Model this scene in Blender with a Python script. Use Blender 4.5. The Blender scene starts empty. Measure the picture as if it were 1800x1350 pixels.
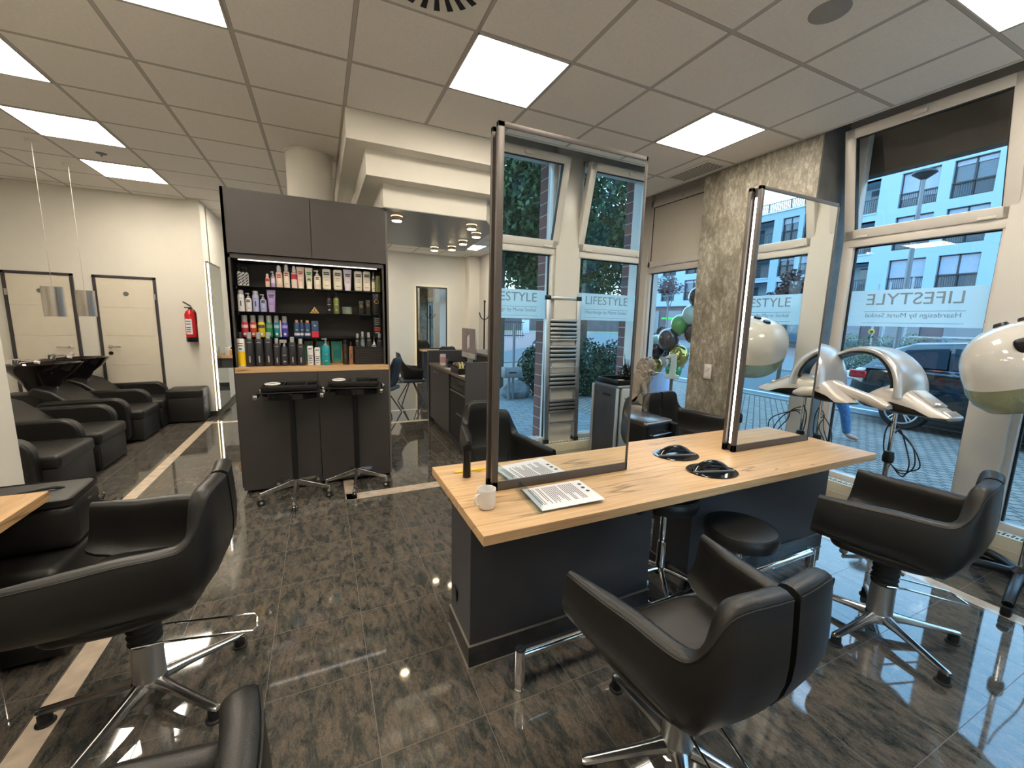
import bpy, bmesh, math, random
from mathutils import Vector, Matrix
random.seed(7)
PI = math.pi
scn = bpy.context.scene
COL = scn.collection
D = bpy.data

# ------------------------------------------------------------ camera, world, exposure
cam = D.objects.new('camera', D.cameras.new('camera'))
COL.objects.link(cam)
cam.data.sensor_width = 36.0
cam.data.lens = 36.0 * 721.68 / 1800.0
cam.data.clip_start = 0.02
cam.data.clip_end = 400
_r = Vector((0.90771538, -0.4188841, 0.02426722))
_d = Vector((-0.04211423, -0.14849959, -0.98801531))
_f = Vector((0.41746758, 0.8958147, -0.15243635))
_m = Matrix((( _r.x, -_d.x, -_f.x, -0.86106), (_r.y, -_d.y, -_f.y, -2.41597), (_r.z, -_d.z, -_f.z, 1.55), (0, 0, 0, 1)))
cam.matrix_world = _m
scn.camera = cam

scn.view_settings.view_transform = 'Standard'
scn.view_settings.look = 'None'
scn.view_settings.gamma = 1.0
scn.view_settings.use_curve_mapping = False
scn.view_settings.exposure = 1.1
scn.cycles.use_denoising = True
scn.cycles.max_bounces = 10
scn.cycles.diffuse_bounces = 4
scn.cycles.glossy_bounces = 5
scn.cycles.transparent_max_bounces = 24
scn.cycles.sample_clamp_indirect = 6.0

LAMP = 13.5          # ceiling panel radiance
SKY = 2.3          # world strength
w = D.worlds.new('world'); scn.world = w; w.use_nodes = True
nt = w.node_tree; nt.nodes.clear()
wo = nt.nodes.new('ShaderNodeOutputWorld'); bg = nt.nodes.new('ShaderNodeBackground')
tc = nt.nodes.new('ShaderNodeTexCoord'); sp = nt.nodes.new('ShaderNodeSeparateXYZ'); cr = nt.nodes.new('ShaderNodeValToRGB')
nt.links.new(tc.outputs['Generated'], sp.inputs[0]); nt.links.new(sp.outputs['Z'], cr.inputs[0])
cr.color_ramp.elements[0].position = 0.0; cr.color_ramp.elements[0].color = (0.62, 0.86, 0.97, 1)
cr.color_ramp.elements[1].position = 0.55; cr.color_ramp.elements[1].color = (0.28, 0.60, 0.96, 1)
nt.links.new(cr.outputs[0], bg.inputs[0]); bg.inputs[1].default_value = SKY
nt.links.new(bg.outputs[0], wo.inputs[0])

# ------------------------------------------------------------ materials
MATS = {}
def newmat(name):
    m = D.materials.new(name); m.use_nodes = True; m.node_tree.nodes.clear(); MATS[name] = m
    return m, m.node_tree
def N(t, typ, **kw):
    n = t.nodes.new('ShaderNode' + typ)
    for k, v in kw.items():
        if k in n.inputs.keys(): n.inputs[k].default_value = v
        else: setattr(n, k, v)
    return n
def L(t, a, b): t.links.new(a, b)
def ramp(t, fac, stops, interp='LINEAR'):
    r = t.nodes.new('ShaderNodeValToRGB'); r.color_ramp.interpolation = interp
    e = r.color_ramp.elements
    while len(e) < len(stops): e.new(0.5)
    for i, (p, c) in enumerate(stops):
        e[i].position = p; e[i].color = (c[0], c[1], c[2], 1)
    L(t, fac, r.inputs[0]); return r
def coords(t, scale=(1, 1, 1), rot=(0, 0, 0), kind='Object', loc=(0, 0, 0)):
    c = N(t, 'TexCoord'); mp = N(t, 'Mapping'); mp.inputs['Scale'].default_value = scale; mp.inputs['Rotation'].default_value = rot
    mp.inputs['Location'].default_value = loc
    L(t, c.outputs[kind], mp.inputs[0]); return mp.outputs[0]
def mat(name, c, rough=0.5, metal=0.0, var=0.06, scale=8.0, bump=0.0, bscale=200.0, spec=0.5, coat=0.0, trans=0.0, ior=1.45, emis=None, es=0.0, alpha=1.0, sheen=0.0):
    m, t = newmat(name)
    o = N(t, 'OutputMaterial'); b = N(t, 'BsdfPrincipled')
    b.inputs['Roughness'].default_value = rough; b.inputs['Metallic'].default_value = metal
    b.inputs['Specular IOR Level'].default_value = spec; b.inputs['Coat Weight'].default_value = coat
    b.inputs['Transmission Weight'].default_value = trans; b.inputs['IOR'].default_value = ior; b.inputs['Alpha'].default_value = alpha
    co = coords(t)
    nz = N(t, 'TexNoise', Scale=scale, Detail=3.0); L(t, co, nz.inputs['Vector'])
    lo = [max(0, x * (1 - var)) for x in c]; hi = [min(1, x * (1 + var)) for x in c]
    r = ramp(t, nz.outputs['Fac'], [(0.3, lo), (0.7, hi)]); L(t, r.outputs[0], b.inputs['Base Color'])
    if bump:
        n2 = N(t, 'TexNoise', Scale=bscale, Detail=2.0); L(t, co, n2.inputs['Vector'])
        bp = N(t, 'Bump', Strength=bump, Distance=0.002); L(t, n2.outputs['Fac'], bp.inputs['Height']); L(t, bp.outputs[0], b.inputs['Normal'])
    if emis: b.inputs['Emission Color'].default_value = (*emis, 1); b.inputs['Emission Strength'].default_value = es
    L(t, b.outputs[0], o.inputs[0]); return m
def emit(name, c, s):
    m, t = newmat(name); o = N(t, 'OutputMaterial'); e = N(t, 'Emission', Strength=s); e.inputs[0].default_value = (*c, 1)
    L(t, e.outputs[0], o.inputs[0]); return m

LEATHER = mat('black_leather', (0.0105, 0.0100, 0.0095), 0.40, var=0.10, bump=0.25, bscale=420, spec=0.5)
LEATHER2 = mat('matte_black_leather', (0.010, 0.0095, 0.009), 0.5, var=0.12, bump=0.2, bscale=300)
FABRICB = mat('black_fabric', (0.010, 0.010, 0.010), 0.85)
CHROME = mat('chrome', (0.78, 0.78, 0.78), 0.08, 1.0, var=0.02)
ALU = mat('polished_aluminium', (0.62, 0.62, 0.62), 0.20, 1.0, var=0.03)
ALUM = mat('satin_aluminium', (0.50, 0.50, 0.50), 0.38, 1.0, var=0.03)
RUBBER = mat('black_rubber', (0.012, 0.012, 0.012), 0.6)
PLASTB = mat('gloss_black_plastic', (0.008, 0.008, 0.009), 0.08)
PLASTM = mat('satin_black_plastic', (0.006, 0.006, 0.0065), 0.35)
CERAM = mat('black_ceramic', (0.010, 0.006, 0.006), 0.05, coat=0.5)
ANTH = mat('anthracite_laminate', (0.046, 0.042, 0.040), 0.50, var=0.05, bump=0.05, bscale=600)
ANTHD = mat('anthracite_base_panel', (0.042, 0.042, 0.048), 0.45, var=0.05)
ANTHL = mat('anthracite_edge', (0.12, 0.11, 0.10), 0.5)
WHITEW = mat('white_wall_paint', (0.72, 0.69, 0.62), 0.85, var=0.02, scale=3, bump=0.25, bscale=90)
CREAM = mat('cream_window_profile', (0.58, 0.55, 0.51), 0.28, var=0.02)
CREAMD = mat('cream_wall_cladding', (0.55, 0.525, 0.485), 0.30, var=0.02)
DOORM = mat('cream_door_leaf', (0.70, 0.64, 0.53), 0.45, var=0.02)
DARKFR = mat('dark_door_frame', (0.045, 0.04, 0.045), 0.4)
STEEL = mat('brushed_steel', (0.50, 0.47, 0.43), 0.30, 1.0, var=0.04, scale=60)
FRAME = mat('bronze_grey_mirror_frame', (0.095, 0.082, 0.075), 0.42, 0.25, var=0.06)
FRAMED = mat('dark_frame_channel', (0.02, 0.018, 0.016), 0.4)
WHITEP = mat('white_porcelain', (0.72, 0.70, 0.68), 0.12)
PAPER = mat('white_paper', (0.70, 0.70, 0.72), 0.6, var=0.01)
INK = mat('dark_print', (0.06, 0.06, 0.08), 0.7)
YELLOW = mat('yellow_plastic', (0.85, 0.55, 0.01), 0.4)
RED = mat('red_enamel', (0.50, 0.008, 0.012), 0.25)
STONE = mat('carved_sandstone', (0.27, 0.235, 0.19), 0.85, var=0.25, scale=14, bump=0.6, bscale=60)
CONV = mat('cream_convector', (0.60, 0.54, 0.40), 0.4)
BLACKM = mat('matt_black', (0.008, 0.008, 0.008), 0.7)
SILV = mat('silver_lacquer', (0.50, 0.50, 0.50), 0.28, 0.55, var=0.03)
PEARL = mat('pearl_silver_lacquer', (0.56, 0.52, 0.48), 0.30, 0.35, var=0.03)
HOOD = mat('cream_gloss_hood', (0.50, 0.48, 0.44), 0.10, coat=0.6)
VISOR = mat('smoky_green_visor', (0.42, 0.45, 0.30), 0.08, trans=0.65, ior=1.2)
SOFFIT = mat('grey_blue_soffit', (0.30, 0.32, 0.33), 0.35, var=0.03)
LEDW = emit('led_white', (1.0, 0.95, 0.85), 5.0)
LEDN = emit('niche_led', (1.0, 0.95, 0.88), 1.9)
LEDH = emit('halo_led', (1.0, 0.82, 0.45), 2.2)
PANEL = emit('ceiling_panel_light', (1.0, 0.89, 0.73), LAMP)
SPOTE = emit('spot_light_lens', (1.0, 0.80, 0.50), 14.0)
SKIN = mat('skin', (0.50, 0.28, 0.20), 0.5)
HAIR = mat('brown_hair', (0.05, 0.025, 0.015), 0.6)
DENIM = mat('blue_denim', (0.06, 0.14, 0.28), 0.8, var=0.3, scale=40)
SKIRT = mat('pale_skirt', (0.42, 0.45, 0.60), 0.8)
NAVY = mat('navy_cloth', (0.02, 0.025, 0.06), 0.8)
ORANGE = mat('orange_red_cloth', (0.75, 0.12, 0.05), 0.8)

def glassmat(name, tint=(0.93, 0.96, 0.97), ior=1.5):
    m, t = newmat(name); o = N(t, 'OutputMaterial'); tr = N(t, 'BsdfTransparent'); tr.inputs[0].default_value = (*tint, 1)
    g = N(t, 'BsdfGlossy', Roughness=0.0); fr = N(t, 'Fresnel', IOR=ior); mx = N(t, 'MixShader')
    ge = N(t, 'NewGeometry'); sb = N(t, 'Math', operation='SUBTRACT'); sb.inputs[0].default_value = 1.0; L(t, ge.outputs['Backfacing'], sb.inputs[1])
    mu = N(t, 'Math', operation='MULTIPLY'); L(t, fr.outputs[0], mu.inputs[0]); L(t, sb.outputs[0], mu.inputs[1])   # only the outer faces of a pane reflect
    L(t, mu.outputs[0], mx.inputs[0]); L(t, tr.outputs[0], mx.inputs[1]); L(t, g.outputs[0], mx.inputs[2]); L(t, mx.outputs[0], o.inputs[0])
    return m
GLASS = glassmat('window_glass')
SHELFG = glassmat('dark_shelf_glass', (0.25, 0.3, 0.3))
ACRYL = glassmat('clear_acrylic', (0.90, 0.93, 0.94), 1.45)
CARGL = mat('dark_car_glass', (0.012, 0.018, 0.030), 0.04, coat=0.5)
def mirrormat():
    m, t = newmat('mirror_glass'); o = N(t, 'OutputMaterial'); g = N(t, 'BsdfGlossy', Roughness=0.0); g.inputs[0].default_value = (0.86, 0.90, 0.89, 1)
    L(t, g.outputs[0], o.inputs[0]); return m
MIRROR = mirrormat()
def frostmat():
    m, t = newmat('frosted_film'); o = N(t, 'OutputMaterial'); a = N(t, 'BsdfTranslucent'); a.inputs[0].default_value = (0.80, 0.90, 0.92, 1)
    b = N(t, 'BsdfDiffuse'); b.inputs[0].default_value = (0.65, 0.75, 0.78, 1); c = N(t, 'BsdfTransparent'); c.inputs[0].default_value = (0.9, 0.95, 0.97, 1)
    m1 = N(t, 'MixShader'); m1.inputs[0].default_value = 0.35; m2 = N(t, 'MixShader'); m2.inputs[0].default_value = 0.10
    L(t, a.outputs[0], m1.inputs[1]); L(t, b.outputs[0], m1.inputs[2]); L(t, m1.outputs[0], m2.inputs[1]); L(t, c.outputs[0], m2.inputs[2]); L(t, m2.outputs[0], o.inputs[0])
    return m
FROST = frostmat()

def woodmat(name, axis, c0, c1, c2):
    m, t = newmat(name); o = N(t, 'OutputMaterial'); b = N(t, 'BsdfPrincipled', Roughness=0.42)
    s = [9, 9, 9]; s[axis] = 0.7
    co = coords(t, tuple(s))
    n1 = N(t, 'TexNoise', Scale=2.2, Detail=6.0, Roughness=0.6, Distortion=0.8); L(t, co, n1.inputs['Vector'])
    s2 = [60, 60, 60]; s2[axis] = 1.4
    n2 = N(t, 'TexNoise', Scale=2.0, Detail=4.0); L(t, coords(t, tuple(s2)), n2.inputs['Vector'])
    s3 = [5, 5, 5]; s3[axis] = 0.35
    n3 = N(t, 'TexNoise', Scale=1.3, Detail=3.0, Distortion=0.4); L(t, coords(t, tuple(s3), loc=(3, 1, 2)), n3.inputs['Vector'])
    r1 = ramp(t, n1.outputs['Fac'], [(0.28, c1), (0.5, c0), (0.72, c2)])
    r2 = ramp(t, n2.outputs['Fac'], [(0.35, (0.80, 0.76, 0.70)), (0.6, (1, 1, 1))])
    r3 = ramp(t, n3.outputs['Fac'], [(0.488, (1, 1, 1)), (0.5, (0.12, 0.08, 0.05)), (0.510, (1, 1, 1))])
    x1 = N(t, 'MixRGB', blend_type='MULTIPLY'); x1.inputs[0].default_value = 0.8; L(t, r1.outputs[0], x1.inputs[1]); L(t, r2.outputs[0], x1.inputs[2])
    x2 = N(t, 'MixRGB', blend_type='MULTIPLY'); x2.inputs[0].default_value = 0.7; L(t, x1.outputs[0], x2.inputs[1]); L(t, r3.outputs[0], x2.inputs[2])
    L(t, x2.outputs[0], b.inputs['Base Color']); L(t, b.outputs[0], o.inputs[0]); return m
OAKX = woodmat('oak_grain_along_x', 0, (0.58, 0.38, 0.20), (0.48, 0.30, 0.15), (0.66, 0.46, 0.27))
OAKY = woodmat('oak_grain_along_y', 1, (0.50, 0.31, 0.145), (0.40, 0.24, 0.11), (0.58, 0.38, 0.19))
WALN = woodmat('brown_counter_laminate', 1, (0.16, 0.12, 0.09), (0.12, 0.09, 0.07), (0.20, 0.15, 0.11))

def linemask(t, vec_out, comp, period, offset, width):
    """1 on a joint line of the given width, 0 elsewhere"""
    s = N(t, 'SeparateXYZ'); L(t, vec_out, s.inputs[0])
    a = N(t, 'Math', operation='ADD'); a.inputs[1].default_value = -offset + period * 100 + width / 2; L(t, s.outputs[comp], a.inputs[0])
    md = N(t, 'Math', operation='MODULO'); md.inputs[1].default_value = period; L(t, a.outputs[0], md.inputs[0])
    lt = N(t, 'Math', operation='LESS_THAN'); lt.inputs[1].default_value = width; L(t, md.outputs[0], lt.inputs[0])
    return lt.outputs[0]
def gridmask(t, px_, py_, ox, oy, width):
    c = N(t, 'TexCoord')
    a = linemask(t, c.outputs['Object'], 0, px_, ox, width); b = linemask(t, c.outputs['Object'], 1, py_, oy, width)
    mx = N(t, 'Math', operation='MAXIMUM'); L(t, a, mx.inputs[0]); L(t, b, mx.inputs[1]); return mx.outputs[0]

def floormat():
    m, t = newmat('polished_dark_stone_tiles'); o = N(t, 'OutputMaterial'); b = N(t, 'BsdfPrincipled', Roughness=0.06)
    b.inputs['IOR'].default_value = 1.8
    # per-tile offset so the veining breaks at the joints
    c = N(t, 'TexCoord'); sn = N(t, 'VectorMath', operation='SNAP'); ad = N(t, 'VectorMath', operation='ADD'); ad.inputs[1].default_value = (0.33 + 40, 0.306 + 40, 0)
    L(t, c.outputs['Object'], ad.inputs[0]); L(t, ad.outputs[0], sn.inputs[0]); sn.inputs[1].default_value = (0.4, 0.4, 10)
    wn = N(t, 'TexWhiteNoise', noise_dimensions='3D'); L(t, sn.outputs[0], wn.inputs[0])
    sc = N(t, 'VectorMath', operation='SCALE'); sc.inputs['Scale'].default_value = 1.2; L(t, wn.outputs['Color'], sc.inputs[0])
    mp = N(t, 'Mapping'); mp.inputs['Rotation'].default_value = (0, 0, math.radians(52)); mp.inputs['Scale'].default_value = (2.4, 1.0, 1)
    a2 = N(t, 'VectorMath', operation='ADD'); L(t, c.outputs['Object'], a2.inputs[0]); L(t, sc.outputs[0], a2.inputs[1]); L(t, a2.outputs[0], mp.inputs[0])
    n1 = N(t, 'TexNoise', Scale=8.5, Detail=10.0, Roughness=0.74, Distortion=0.5); L(t, mp.outputs[0], n1.inputs['Vector'])
    n2 = N(t, 'TexNoise', Scale=26.0, Detail=8.0, Roughness=0.72, Distortion=1.6); L(t, mp.outputs[0], n2.inputs['Vector'])
    r1 = ramp(t, n1.outputs['Fac'], [(0.36, (0.036, 0.041, 0.039)), (0.45, (0.062, 0.064, 0.058)), (0.51, (0.105, 0.092, 0.077)), (0.62, (0.150, 0.125, 0.102))])
    r2 = ramp(t, n2.outputs['Fac'], [(0.44, (1, 1, 1)), (0.49, (0.48, 0.49, 0.48)), (0.535, (1, 1, 1))])
    x = N(t, 'MixRGB', blend_type='MULTIPLY'); x.inputs[0].default_value = 0.9; L(t, r1.outputs[0], x.inputs[1]); L(t, r2.outputs[0], x.inputs[2])
    g = gridmask(t, 0.4, 0.4, -0.33, -0.306, 0.0026)
    x2 = N(t, 'MixRGB'); L(t, g, x2.inputs[0]); L(t, x.outputs[0], x2.inputs[1]); x2.inputs[2].default_value = (0.085, 0.070, 0.058, 1)
    L(t, x2.outputs[0], b.inputs['Base Color'])
    rr = N(t, 'MapRange'); rr.inputs['To Min'].default_value = 0.045; rr.inputs['To Max'].default_value = 0.5; L(t, g, rr.inputs['Value']); L(t, rr.outputs[0], b.inputs['Roughness'])
    L(t, b.outputs[0], o.inputs[0]); return m
FLOORM = floormat()
STRIPM = mat('cream_stone_inlay', (0.56, 0.46, 0.36), 0.12, var=0.15, scale=14, spec=0.6)
def ceilmat():
    m, t = newmat('mineral_fibre_ceiling_tiles'); o = N(t, 'OutputMaterial'); b = N(t, 'BsdfPrincipled', Roughness=0.8)
    g = gridmask(t, 0.625, 0.625, 0.0, 0.0, 0.022); g2 = gridmask(t, 0.625, 0.625, 0.0, 0.0, 0.027)
    nz = N(t, 'TexNoise', Scale=60.0, Detail=2.0); L(t, coords(t), nz.inputs['Vector'])
    r = ramp(t, nz.outputs['Fac'], [(0.3, (0.74, 0.70, 0.65)), (0.7, (0.79, 0.75, 0.70))])
    x0 = N(t, 'MixRGB'); L(t, g2, x0.inputs[0]); L(t, r.outputs[0], x0.inputs[1]); x0.inputs[2].default_value = (0.22, 0.20, 0.18, 1)
    x = N(t, 'MixRGB'); L(t, g, x.inputs[0]); L(t, x0.outputs[0], x.inputs[1]); x.inputs[2].default_value = (0.44, 0.41, 0.37, 1)
    L(t, x.outputs[0], b.inputs['Base Color']); L(t, b.outputs[0], o.inputs[0]); return m
CEILM = ceilmat()
def concretemat():
    m, t = newmat('concrete_look_wallpaper'); o = N(t, 'OutputMaterial'); b = N(t, 'BsdfPrincipled', Roughness=0.55)
    n1 = N(t, 'TexNoise', Scale=3.0, Detail=9.0, Roughness=0.72); L(t, coords(t, (1, 1.3, 0.8)), n1.inputs['Vector'])
    n2 = N(t, 'TexNoise', Scale=19.0, Detail=8.0, Roughness=0.78, Distortion=0.8); L(t, coords(t, (1, 1.3, 0.6)), n2.inputs['Vector'])
    r1 = ramp(t, n1.outputs['Fac'], [(0.36, (0.135, 0.120, 0.095)), (0.52, (0.235, 0.215, 0.175)), (0.66, (0.34, 0.325, 0.285))])
    r2 = ramp(t, n2.outputs['Fac'], [(0.38, (0.62, 0.60, 0.56)), (0.52, (0.9, 0.9, 0.88)), (0.66, (1.75, 1.72, 1.65))])
    x = N(t, 'MixRGB', blend_type='MULTIPLY'); x.inputs[0].default_value = 1; L(t, r1.outputs[0], x.inputs[1]); L(t, r2.outputs[0], x.inputs[2])
    L(t, x.outputs[0], b.inputs['Base Color'])
    bp = N(t, 'Bump', Strength=0.3, Distance=0.004); L(t, n2.outputs['Fac'], bp.inputs['Height']); L(t, bp.outputs[0], b.inputs['Normal'])
    L(t, b.outputs[0], o.inputs[0]); return m
CONCR = concretemat()
CONCP = mat('plain_grey_render', (0.15, 0.15, 0.14), 0.8, var=0.2, scale=6)
def brickmat(name, c1, c2, mortar, scale, sx=1.0, rough=0.85, coord='Object', rot=(0, 0, 0), bw=0.5, rh=0.25, ms=0.02):
    m, t = newmat(name); o = N(t, 'OutputMaterial'); b = N(t, 'BsdfPrincipled', Roughness=rough)
    br = N(t, 'TexBrick', Scale=scale); br.inputs['Color1'].default_value = (*c1, 1); br.inputs['Color2'].default_value = (*c2, 1); br.inputs['Mortar'].default_value = (*mortar, 1)
    br.inputs['Mortar Size'].default_value = ms; br.inputs['Brick Width'].default_value = bw; br.inputs['Row Height'].default_value = rh
    L(t, coords(t, (sx, 1, 1), rot, coord), br.inputs['Vector']); L(t, br.outputs['Color'], b.inputs['Base Color']); L(t, b.outputs[0], o.inputs[0]); return m
BRICK = brickmat('red_brown_brick', (0.16, 0.06, 0.045), (0.10, 0.05, 0.045), (0.30, 0.28, 0.25), 4.0, rot=(PI/2, 0, PI/2))
COBBLE = brickmat('grey_cobbles', (0.27, 0.22, 0.185), (0.19, 0.158, 0.135), (0.04, 0.035, 0.03), 4.0, bw=0.5, rh=0.42, ms=0.035, rot=(0, 0, 0.6))
PAVER = brickmat('grey_pavers', (0.20, 0.20, 0.20), (0.17, 0.17, 0.17), (0.05, 0.05, 0.05), 1.6, ms=0.012)
REDPAVE = brickmat('red_pavers', (0.26, 0.13, 0.12), (0.21, 0.12, 0.11), (0.25, 0.17, 0.16), 3.0, ms=0.02)
ASPH = mat('asphalt', (0.11, 0.12, 0.13), 0.9, var=0.15, scale=60)
WLINE = mat('white_road_paint', (0.65, 0.68, 0.70), 0.8)
FACADE = mat('white_render_facade', (0.27, 0.38, 0.46), 0.85, var=0.02)
FACD = mat('dark_facade_base', (0.10, 0.075, 0.085), 0.7, var=0.15, scale=0.6)
WINDK = mat('dark_window_frame', (0.02, 0.022, 0.026), 0.5)
BLIND = mat('pale_blue_window_blind', (0.26, 0.31, 0.40), 0.6)
BLDGL = mat('reflective_building_glass', (0.05, 0.09, 0.13), 0.05, spec=0.8)
LEAF = mat('green_leaves', (0.055, 0.078, 0.026), 0.6, var=0.6, scale=3)
LEAFD = mat('dark_bush_leaves', (0.034, 0.050, 0.022), 0.6, var=0.5, scale=5)
LEAFR = mat('copper_leaves', (0.085, 0.035, 0.030), 0.6, var=0.5, scale=3)
GRASS = mat('dry_grass', (0.30, 0.32, 0.10), 0.9, var=0.3, scale=5)
BARK = mat('tree_bark', (0.10, 0.075, 0.055), 0.9, var=0.3, scale=20)
PALEBARK = mat('pale_trunk', (0.32, 0.34, 0.36), 0.8, var=0.2, scale=20)
ROCK = mat('grey_boulder', (0.15, 0.155, 0.16), 0.9, var=0.3, scale=6)
GALV = mat('galvanised_steel', (0.18, 0.19, 0.20), 0.5, 0.6)
CARP = mat('dark_green_car_paint', (0.010, 0.016, 0.018), 0.12, 0.2, coat=1.0)
TAILR = mat('red_tail_light', (0.40, 0.01, 0.01), 0.1, coat=1.0)

# ------------------------------------------------------------ mesh helpers
class MB:
    def __init__(s): s.b = bmesh.new()
    def box(s, x0, x1, y0, y1, z0, z1, bev=0.0, rot=None, seg=2):
        r = bmesh.ops.create_cube(s.b, size=1.0)
        vs = r['verts']
        for v in vs:
            v.co = Vector((x0 + (v.co.x + .5) * (x1 - x0), y0 + (v.co.y + .5) * (y1 - y0), z0 + (v.co.z + .5) * (z1 - z0)))
        if rot is not None:
            c = Vector(((x0 + x1) / 2, (y0 + y1) / 2, (z0 + z1) / 2))
            M = rot if isinstance(rot, Matrix) else Matrix.Rotation(rot, 3, 'Z')
            for v in vs: v.co = c + M @ (v.co - c)
        if bev > 0:
            es = list({e for v in vs for e in v.link_edges})
            bmesh.ops.bevel(s.b, geom=es, offset=bev, segments=seg, affect='EDGES', profile=0.5)
        return s
    def cyl(s, p0, p1, r0, r1=None, n=20, cap=True):
        r1 = r0 if r1 is None else r1
        p0 = Vector(p0); p1 = Vector(p1); d = (p1 - p0); ln = d.length
        q = d.normalized().to_track_quat('Z', 'Y').to_matrix()
        a = [s.b.verts.new(p0 + q @ Vector((r0 * math.cos(2 * PI * i / n), r0 * math.sin(2 * PI * i / n), 0))) for i in range(n)]
        c = [s.b.verts.new(p1 + q @ Vector((r1 * math.cos(2 * PI * i / n), r1 * math.sin(2 * PI * i / n), 0))) for i in range(n)]
        for i in range(n): s.b.faces.new((a[i], a[(i + 1) % n], c[(i + 1) % n], c[i]))
        if cap: s.b.faces.new(a[::-1]); s.b.faces.new(c)
        return s
    def lathe(s, prof, c=(0, 0, 0), n=24, sx=1.0, sy=1.0, ax=None):
        c = Vector(c); rings = []
        for (r, z) in prof:
            if r < 1e-5: rings.append([s.b.verts.new(c + Vector((0, 0, z)))])
            else: rings.append([s.b.verts.new(c + Vector((sx * r * math.cos(2 * PI * i / n), sy * r * math.sin(2 * PI * i / n), z))) for i in range(n)])
        for a, b in zip(rings, rings[1:]):
            for i in range(n):
                j = (i + 1) % n
                if len(a) == 1 and len(b) == 1: continue
                if len(a) == 1: s.b.faces.new((a[0], b[j], b[i]))
                elif len(b) == 1: s.b.faces.new((a[i], a[j], b[0]))
                else: s.b.faces.new((a[i], a[j], b[j], b[i]))
        if len(rings[0]) > 1: s.b.faces.new(rings[0][::-1])
        if len(rings[-1]) > 1: s.b.faces.new(rings[-1])
        return s
    def tube(s, pts, r, n=10, closed=False, smooth=0):
        pts = [Vector(p) for p in pts]
        if smooth: pts = catmull(pts, smooth, closed)
        m = len(pts); rings = []; up = None
        rr = r if callable(r) else (lambda t: r)
        for i, p in enumerate(pts):
            if closed: d = (pts[(i + 1) % m] - pts[i - 1])
            else: d = (pts[min(i + 1, m - 1)] - pts[max(i - 1, 0)])
            d.normalize()
            if up is None:
                up = Vector((0, 0, 1)) if abs(d.z) < 0.9 else Vector((1, 0, 0))
            u = (up - d * up.dot(d)); 
            if u.length < 1e-5: u = d.orthogonal()
            u.normalize(); v = d.cross(u); up = u
            R = rr(i / max(1, m - 1))
            rings.append([s.b.verts.new(p + (u * math.cos(2 * PI * k / n) + v * math.sin(2 * PI * k / n)) * R) for k in range(n)])
        rng = range(m) if closed else range(m - 1)
        for i in rng:
            a = rings[i]; b = rings[(i + 1) % m]
            for k in range(n): s.b.faces.new((a[k], a[(k + 1) % n], b[(k + 1) % n], b[k]))
        if not closed: s.b.faces.new(rings[0][::-1]); s.b.faces.new(rings[-1])
        return s
    def prism(s, pts, z0, z1, axis='z'):
        """pts: 2D outline; extruded along axis"""
        def P(a, b, c):
            return {'z': (a, b, c), 'y': (a, c, b), 'x': (c, a, b)}[axis]
        A = [s.b.verts.new(P(a, b, z0)) for a, b in pts]; B = [s.b.verts.new(P(a, b, z1)) for a, b in pts]
        n = len(pts)
        for i in range(n): s.b.faces.new((A[i], A[(i + 1) % n], B[(i + 1) % n], B[i]))
        s.b.faces.new(A[::-1]); s.b.faces.new(B); return s
    def sph(s, c, r, u=20, v=12, sc=(1, 1, 1), rot=None):
        rr = bmesh.ops.create_uvsphere(s.b, u_segments=u, v_segments=v, radius=r)
        for x in rr['verts']:
            q = Vector((x.co.x * sc[0], x.co.y * sc[1], x.co.z * sc[2]))
            if rot is not None: q = rot @ q
            x.co = Vector(c) + q
        return s
    def grid(s, rows, closed_u=False, closed_v=False, flip=False):
        """rows: list of rings of points, skinned into quads"""
        R = [[s.b.verts.new(p) for p in r] for r in rows]
        nu = len(R); nv = len(R[0])
        for i in range(nu if closed_u else nu - 1):
            for j in range(nv if closed_v else nv - 1):
                q = (R[i][j], R[i][(j + 1) % nv], R[(i + 1) % nu][(j + 1) % nv], R[(i + 1) % nu][j])
                s.b.faces.new(q[::-1] if flip else q)
        return R
    def build(s, name, m, parent=None, smooth=True, ang=35, bevel=0, subs=0):
        bmesh.ops.recalc_face_normals(s.b, faces=s.b.faces)
        me = D.meshes.new(name); s.b.to_mesh(me); s.b.free()
        o = D.objects.new(name, me); COL.objects.link(o)
        if m is not None: me.materials.append(m)
        if smooth:
            me.polygons.foreach_set('use_smooth', [True] * len(me.polygons))
            me.set_sharp_from_angle(angle=math.radians(ang))
        if bevel:
            bv = o.modifiers.new('bevel', 'BEVEL'); bv.width = bevel; bv.segments = 3; bv.limit_method = 'ANGLE'; bv.angle_limit = math.radians(40)
        if subs:
            sb = o.modifiers.new('subdivision', 'SUBSURF'); sb.levels = subs; sb.render_levels = subs
        if parent: o.parent = parent
        return o
def catmull(pts, k, closed=False):
    out = []; n = len(pts)
    rng = range(n) if closed else range(n - 1)
    for i in rng:
        p0 = pts[i - 1] if (closed or i > 0) else pts[0]; p1 = pts[i]; p2 = pts[(i + 1) % n]
        p3 = pts[(i + 2) % n] if (closed or i + 2 < n) else pts[-1]
        for j in range(k):
            t = j / k
            out.append(0.5 * ((2 * p1) + (p2 - p0) * t + (2 * p0 - 5 * p1 + 4 * p2 - p3) * t * t + (3 * p1 - p0 - 3 * p2 + p3) * t ** 3))
    if not closed: out.append(pts[-1])
    return out
def T(name, label, cat, loc=(0, 0, 0), rz=0.0, group=None, kind=None):
    o = D.objects.new(name, None); o.empty_display_size = 0.1; COL.objects.link(o); o.location = loc; o.rotation_euler = (0, 0, rz)
    return tag(o, label, cat, group, kind)
def tag(o, label=None, cat=None, group=None, kind=None):
    if label: o['label'] = label
    if cat: o['category'] = cat
    if group: o['group'] = group
    if kind: o['kind'] = kind
    return o
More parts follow.
